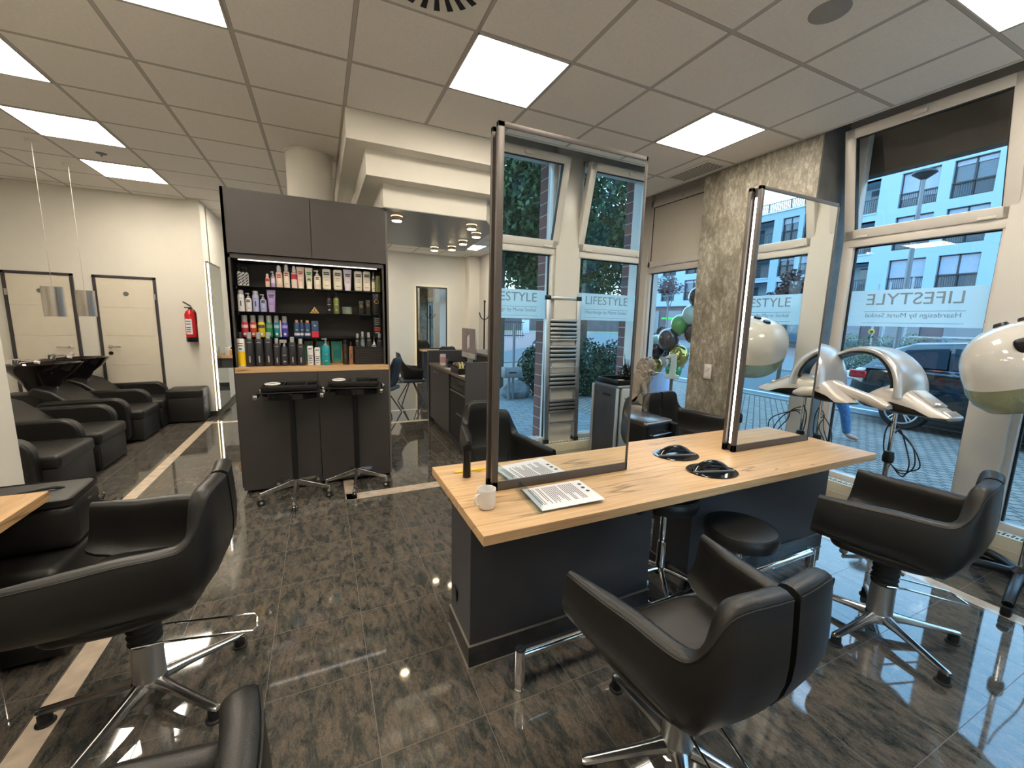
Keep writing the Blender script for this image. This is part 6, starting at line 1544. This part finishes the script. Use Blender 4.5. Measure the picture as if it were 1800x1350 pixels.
tag(MB().box(29.2, 29.3, -44.6, -43.8, 1.2, 2.8, .02).cyl((29.25, -44.2, G), (29.25, -44.2, 1.3), .05, n=8).build('poster_sign', mat('magenta_poster', (.65, .03, .22), .5)), 'small magenta poster sign far beyond the road in the first mirror', 'sign')
tag(MB().box(18, 70, -66.0, -65.0, G, 3.4).build('long_low_building', FACD, smooth=False), 'long low dark building beyond the road in the first mirror', 'building')

# ------------------------------------------------------------ parked car (side towards the windows at x = 8.25, rear at y = 1.95)
t = T('parked_car', 'dark green estate car parked at the kerb outside the right window', 'car', (9.15, -.35, G), -PI / 2)
# local: +x forward (world -y), +y left ... the near side is local y < 0 after rotation
def car_section(x, zb, zt, w, wr, zr, n=14):
    return None
st = [(-2.32, .42, .80, .74), (-2.26, .36, .98, .82), (-2.0, .28, 1.04, .88), (-1.2, .24, 1.06, .90), (0, .22, 1.04, .91), (1.0, .22, 1.00, .90), (1.55, .24, .93, .88), (2.05, .28, .84, .84), (2.30, .38, .66, .72)]
rows = []
for (x, zb, zt, w) in st:
    row = []
    for s in (1, -1):
        seq = [(0, zt + .03), (.55, zt + .02), (.86, zt - .01), (.97, zt - .07), (1.0, zt - .22), (1.0, (zb + zt) / 2), (.97, zb + .10), (.90, zb), (.5, zb - .02)]
        if s < 0: seq = seq[::-1]
        for a, z in seq: row.append((x, s * a * w, z))
    rows.append(row)
m = MB(); R = m.grid(rows, closed_v=True); m.b.faces.new(R[0]); m.b.faces.new(R[-1][::-1]); m.build('car_body', CARP, t, ang=45)
gh = [(-2.10, 1.0, 1.03, .80), (-1.86, 1.0, 1.36, .74), (-1.5, 1.0, 1.50, .70), (-.6, 1.0, 1.56, .69), (.1, 1.0, 1.53, .68), (.55, 1.0, 1.40, .70), (1.15, .98, 1.02, .80)]
rows = []
for (x, zb, zt, w) in gh:
    row = []
    for s in (1, -1):
        seq = [(.0, zt), (.6, zt - .005), (.90, zt - .03), (.97, zt - .08), (1.14, zb)]
        if s < 0: seq = seq[::-1]
        for a, z in seq: row.append((x, s * a * w, max(zb, z)))
    rows.append(row)
m = MB(); R = m.grid(rows, closed_v=True); m.b.faces.new(R[0]); m.b.faces.new(R[-1][::-1]); m.build('car_roof', CARP, t, ang=45)
for s in (-1, 1):
    for (pts, nm) in (([(-1.78, 1.08), (-1.55, 1.36), (-1.02, 1.42), (-.98, 1.08)], 'rear_side_window'), ([(-.92, 1.08), (-.95, 1.42), (-.05, 1.42), (-.02, 1.07)], 'door_window'), ([(.04, 1.07), (.02, 1.41), (.34, 1.34), (.92, 1.05)], 'front_door_window')):
        b = MB(); n_ = len(pts); ring = []
        for off in (.0, .012):
            ring.append([b.b.verts.new((x, s * (.835 - (z - 1.0) * .30 + off), z)) for x, z in pts])
        for i in range(n_): b.b.faces.new((ring[0][i], ring[0][(i + 1) % n_], ring[1][(i + 1) % n_], ring[1][i]))
        b.b.faces.new(ring[0]); b.b.faces.new(ring[1]); b.build(nm, CARGL, t, smooth=False)
    MB().box(-1.9, 1.2, s * .90 - .004, s * .90 + .004, 1.045, 1.065).build('window_trim', CHROME, t, smooth=False)
    MB().box(-1.6, .3, s * .62 - .015, s * .62 + .015, 1.56, 1.60, .008).build('roof_rail', CHROME, t)
    MB().box(.72, .86, s * .98 - .08, s * .98 + .08, 1.02, 1.14, .03, seg=3).build('side_mirror', CARP, t)
    MB().box(-2.30, -2.02, s * .84 - .06, s * .84 + .025, .80, .95, .03, seg=3).build('tail_light', TAILR, t)
    MB().box(-1.3, 1.1, s * .90 - .02, s * .90 + .02, .22, .34, .01).build('sill', PLASTM, t)
    for xw in (-1.42, 1.38):
        w_ = MB(); w_.cyl((xw, s * .70, .335), (xw, s * .925, .335), .335, n=36); w_ = w_.build('tyre', RUBBER, t, bevel=.02)
        b = MB(); b.cyl((xw, s * .90, .335), (xw, s * .93, .335), .06, n=16)
        b.tube([(xw + .235 * math.cos(a * PI / 16), s * .925, .335 + .235 * math.sin(a * PI / 16)) for a in range(32)], .016, 8, closed=True)
        for k in range(5):
            for dd in (-.13, .13):
                a = 2 * PI * k / 5 + .3; b.cyl((xw + .04 * math.cos(a), s * .928, .335 + .04 * math.sin(a)), (xw + .235 * math.cos(a + dd), s * .926, .335 + .235 * math.sin(a + dd)), .014, n=6)
        b.build('alloy_rim', ALUM, w_)
b = MB(); b.prism([(-2.06, 1.06), (-1.84, 1.36), (-1.82, 1.35), (-2.04, 1.05)], -.60, .60, 'y')
for v in b.b.verts: v.co.x -= .03
b.build('rear_window', CARGL, t, smooth=False)
MB().box(-2.335, -2.30, -.26, .26, .62, .74, .004).build('number_plate', PAPER, t)
b = MB(); b.prism([(.60, 1.40), (1.16, 1.05), (1.18, 1.06), (.62, 1.42)], -.62, .62, 'y'); b.build('windscreen', CARGL, t, smooth=False)

# ------------------------------------------------------------ balloons outside
def balloon(x, y, z, r, m, lb, squash=1.12):
    t = T('balloon', lb, 'balloon', (x, y, z), group='balloon garland outside the window')
    m_ = MB(); pr_ = []
    for k in range(15):
        a = -PI / 2 + PI * k / 14; rr = r * math.cos(a); zz = r * squash * math.sin(a) - (.12 * r if math.sin(a) < -.6 else 0) * (-(math.sin(a)) - .6)
        pr_.append((max(rr, 0.0 if k in (0, 14) else .002), zz))
    m_.lathe(pr_, n=28).build('balloon_skin', m, t, ang=80)
    MB().lathe([(.0, -r * squash * 1.03), (.012, -r * squash * 1.10), (.004, -r * squash * 1.0)], n=10).build('knot', m, t)
def balm(n, c, metal=0.0): return mat(n, c, .12, metal, var=.01, coat=.6)
Bg, Bd, Bw, Bgo, Bgr, Bmi = balm('light_green_latex', (.13, .36, .10)), balm('dark_brown_latex', (.045, .028, .028)), balm('pearl_white_latex', (.48, .62, .55)), balm('gold_foil', (.45, .33, .07), .7), balm('deep_green_latex', (.03, .25, .08)), balm('mint_latex', (.28, .48, .42))
XB = 4.05
for (px_, y, z, r, m, lb) in ((0, 2.19, 1.553, .135, Bg, 'light green balloon, biggest green one in the garland'), (.12, 2.37, 1.48, .09, Bg, 'small light green balloon behind the big green one'),
        (.02, 2.02, 1.70, .125, Bw, 'pearl white balloon high in the garland beside the pillar'), (.05, 1.95, 1.955, .13, Bd, 'dark brown balloon, topmost in the garland'),
        (-.10, 2.30, 1.32, .155, Bd, 'dark brown balloon in the middle of the garland'), (.06, 1.98, 1.43, .13, Bd, 'dark brown balloon half hidden by the pillar'),
        (-.06, 2.11, 1.09, .145, Bgo, 'gold balloon, larger one at the right of the garland'), (-.02, 2.62, .88, .13, Bgo, 'gold balloon low on the left behind the lion'),
        (.08, 2.26, .97, .12, Bgo, 'gold balloon behind the numeral one'), (.0, 2.24, .85, .12, Bgr, 'deep green balloon, lowest in the garland'),
        (.05, 2.68, 1.25, .12, Bmi, 'mint balloon at the left of the garland before the woman'), (.0, 2.62, 1.14, .12, Bd, 'dark brown balloon low behind the lion head'), (.1, 2.36, 1.14, .14, Bd, 'dark brown balloon behind the gold ones')):
    balloon(XB + px_, y, z, r, m, lb)

# ------------------------------------------------------------ people
def hand(p, d, up, m, parent, s=1.0):
    """palm with five bent fingers; p wrist, d pointing direction, up palm normal"""
    p = Vector(p); d = Vector(d).normalized(); up = Vector(up); up = (up - d * up.dot(d)).normalized(); sd = d.cross(up)
    b = MB(); M = Matrix((d, sd, up)).transposed()
    b.box(-.01, .085, -.040, .040, -.013, .013, .012, seg=3)
    for v in b.b.verts: v.co = p + M @ (v.co * s)
    for k, (o, ln) in enumerate(((-.030, .062), (-.010, .074), (.010, .070), (.030, .055))):
        pts = [p + M @ (Vector(q) * s) for q in ((.075, o, 0), (.075 + ln * .45, o * 1.08, -.006), (.075 + ln * .8, o * 1.1, -.026), (.075 + ln * .9, o * 1.1, -.045))]
        b.tube(pts, lambda u: .0085 * s * (1 - .25 * u), 8, smooth=3)
    pts = [p + M @ (Vector(q) * s) for q in ((.02, -.034, 0), (.045, -.062, -.012), (.070, -.070, -.028))]
    b.tube(pts, lambda u: .010 * s * (1 - .25 * u), 8, smooth=3)
    return b.build('hand', m, parent)
def head(parent, c, face, m, hm, long_hair=True):
    c = Vector(c); f = Vector(face).normalized(); up = Vector((0, 0, 1)); r = f.cross(up); M = Matrix((f, -r, up)).transposed()
    b = MB()
    def P(v): return c + M @ Vector(v)
    b.sph((0, 0, .02), .095, 20, 14, (1.0, .82, 1.12)); b.sph((.02, 0, -.055), .062, 16, 10, (1.0, .85, 1.0)); b.sph((.092, 0, -.005), .015, 10, 8, (1, .8, 1.5))
    b.sph((.0, .078, -.005), .018, 8, 6, (.7, .5, 1.3)); b.sph((.0, -.078, -.005), .018, 8, 6, (.7, .5, 1.3)); b.sph((.078, 0, -.052), .016, 10, 6, (.5, 1.3, .45))
    for v in b.b.verts: v.co = P(v.co)
    hd = b.build('head', m, parent)
    b = MB()
    for s in (-1, 1): b.sph((.084, s * .030, .015), .010, 8, 6, (.5, 1.2, .7))
    for v in b.b.verts: v.co = P(v.co)
    b.build('eyes', BLACKM, hd)
    b = MB(); b.sph((-.022, 0, .045), .104, 18, 12, (1.0, .92, 1.02))
    if long_hair: b.sph((-.062, 0, -.08), .075, 14, 10, (.75, 1.15, 1.9)); b.sph((-.01, .082, -.05), .035, 10, 8, (1, .5, 2.6)); b.sph((-.01, -.082, -.05), .035, 10, 8, (1, .5, 2.6))
    for v in b.b.verts: v.co = P(v.co)
    b.build('hair', hm, hd)
def person(label, x, y, rz, J, skin, parts, hairm=HAIR, long_hair=True, face=(1, 0, 0)):
    t = T('person', label, 'person', (x, y, G), rz)
    names = list(J); idx = {n: i for i, n in enumerate(names)}
    E = [('pelvis', 'belly'), ('belly', 'chest'), ('chest', 'neck'), ('neck', 'headc'), ('chest', 'shL'), ('shL', 'elL'), ('elL', 'wrL'), ('chest', 'shR'), ('shR', 'elR'), ('elR', 'wrR'),
         ('pelvis', 'hipL'), ('hipL', 'knL'), ('knL', 'anL'), ('anL', 'toL'), ('pelvis', 'hipR'), ('hipR', 'knR'), ('knR', 'anR'), ('anR', 'toR')]
    rad = dict(pelvis=(.15, .11), belly=(.125, .095), chest=(.15, .11), neck=(.052, .052), headc=(.05, .05), shL=(.058, .058), shR=(.058, .058), elL=(.042, .042), elR=(.042, .042), wrL=(.028, .028), wrR=(.028, .028),
               hipL=(.09, .09), hipR=(.09, .09), knL=(.062, .062), knR=(.062, .062), anL=(.04, .04), anR=(.04, .04), toL=(.035, .03), toR=(.035, .03))
    skinned('body', [J[n] for n in names], [(idx[a], idx[b]) for a, b in E], [rad[n] for n in names], skin, t, 2)
    for nm, mm, keep, grow in parts:
        ks = [n for n in names if n in keep]; ii = {n: i for i, n in enumerate(ks)}
        skinned(nm, [J[n] for n in ks], [(ii[a], ii[b]) for a, b in E if a in ii and b in ii], [(rad[n][0] + grow, rad[n][1] + grow) for n in ks], mm, t, 2)
    head(t, Vector(J['headc']) + Vector((.015, 0, .06)), face, skin, hairm, long_hair)
    for s in 'LR': hand(Vector(J['wr' + s]), Vector(J['wr' + s]) - Vector(J['el' + s]), (0, .3, 1), skin, t)
    return t
def joints(h=1.65, arms='down', stride=0.0):
    k = h / 1.70
    J = dict(pelvis=(0, 0, .93), belly=(0, 0, 1.08), chest=(0, 0, 1.30), neck=(.01, 0, 1.45), headc=(.02, 0, 1.54), shL=(0, .18, 1.36), shR=(0, -.18, 1.36), hipL=(0, .09, .88), hipR=(0, -.09, .88),
             knL=(.03 + stride * .6, .10, .49), knR=(.03 - stride * .4, -.10, .49), anL=(stride * .9, .10, .08), anR=(-stride, -.10, .10), toL=(.15 + stride * .9, .12, .03), toR=(.14 - stride, -.12, .04))
    if arms == 'down': J.update(elL=(-.02, .24, 1.10), wrL=(.06, .25, .88), elR=(-.02, -.24, 1.10), wrR=(.06, -.25, .88))
    else: J.update(elL=(.08, .25, 1.12), wrL=(.30, .12, 1.14), elR=(.08, -.25, 1.12), wrR=(.30, -.12, 1.10))
    return {n: Vector(v) * k for n, v in J.items()}
TOP = ('belly', 'chest', 'neck_', 'shL', 'elL', 'shR', 'elR', 'wrL', 'wrR'); TOPS = ('belly', 'chest', 'shL', 'shR')
LEGS = ('pelvis', 'hipL', 'knL', 'anL', 'hipR', 'knR', 'anR')
J = joints(1.62, 'hold')
w_ = person('person with long brown hair and pale skirt holding the balloon garland outside', 4.62, 3.12, math.radians(235), J, SKIN, [('top', mat('brown_top', (.07, .045, .04), .8), TOP, .012)])
MB().lathe([(.14, .95), (.19, .80), (.22, .50), (.24, .30), (.235, .30), (.13, .94)], n=28).build('skirt', SKIRT, w_)
person('person in navy sweater holding a small balloon, seen beside the first mirror edge', 4.70, 3.80, math.radians(240), joints(1.80, 'hold'), SKIN, [('sweater', NAVY, TOP, .014), ('trousers', NAVY, LEGS, .012)], long_hair=False)
balloon(4.45, 3.60, 1.12, .13, Bmi, 'pale balloon held by the person in the navy sweater')
person('person in orange jacket and blue jeans walking past the right window', 6.30, 1.26, math.radians(-75), joints(1.66, 'down', .34), SKIN, [('jacket', ORANGE, TOP, .02), ('jeans', DENIM, LEGS, .014)])
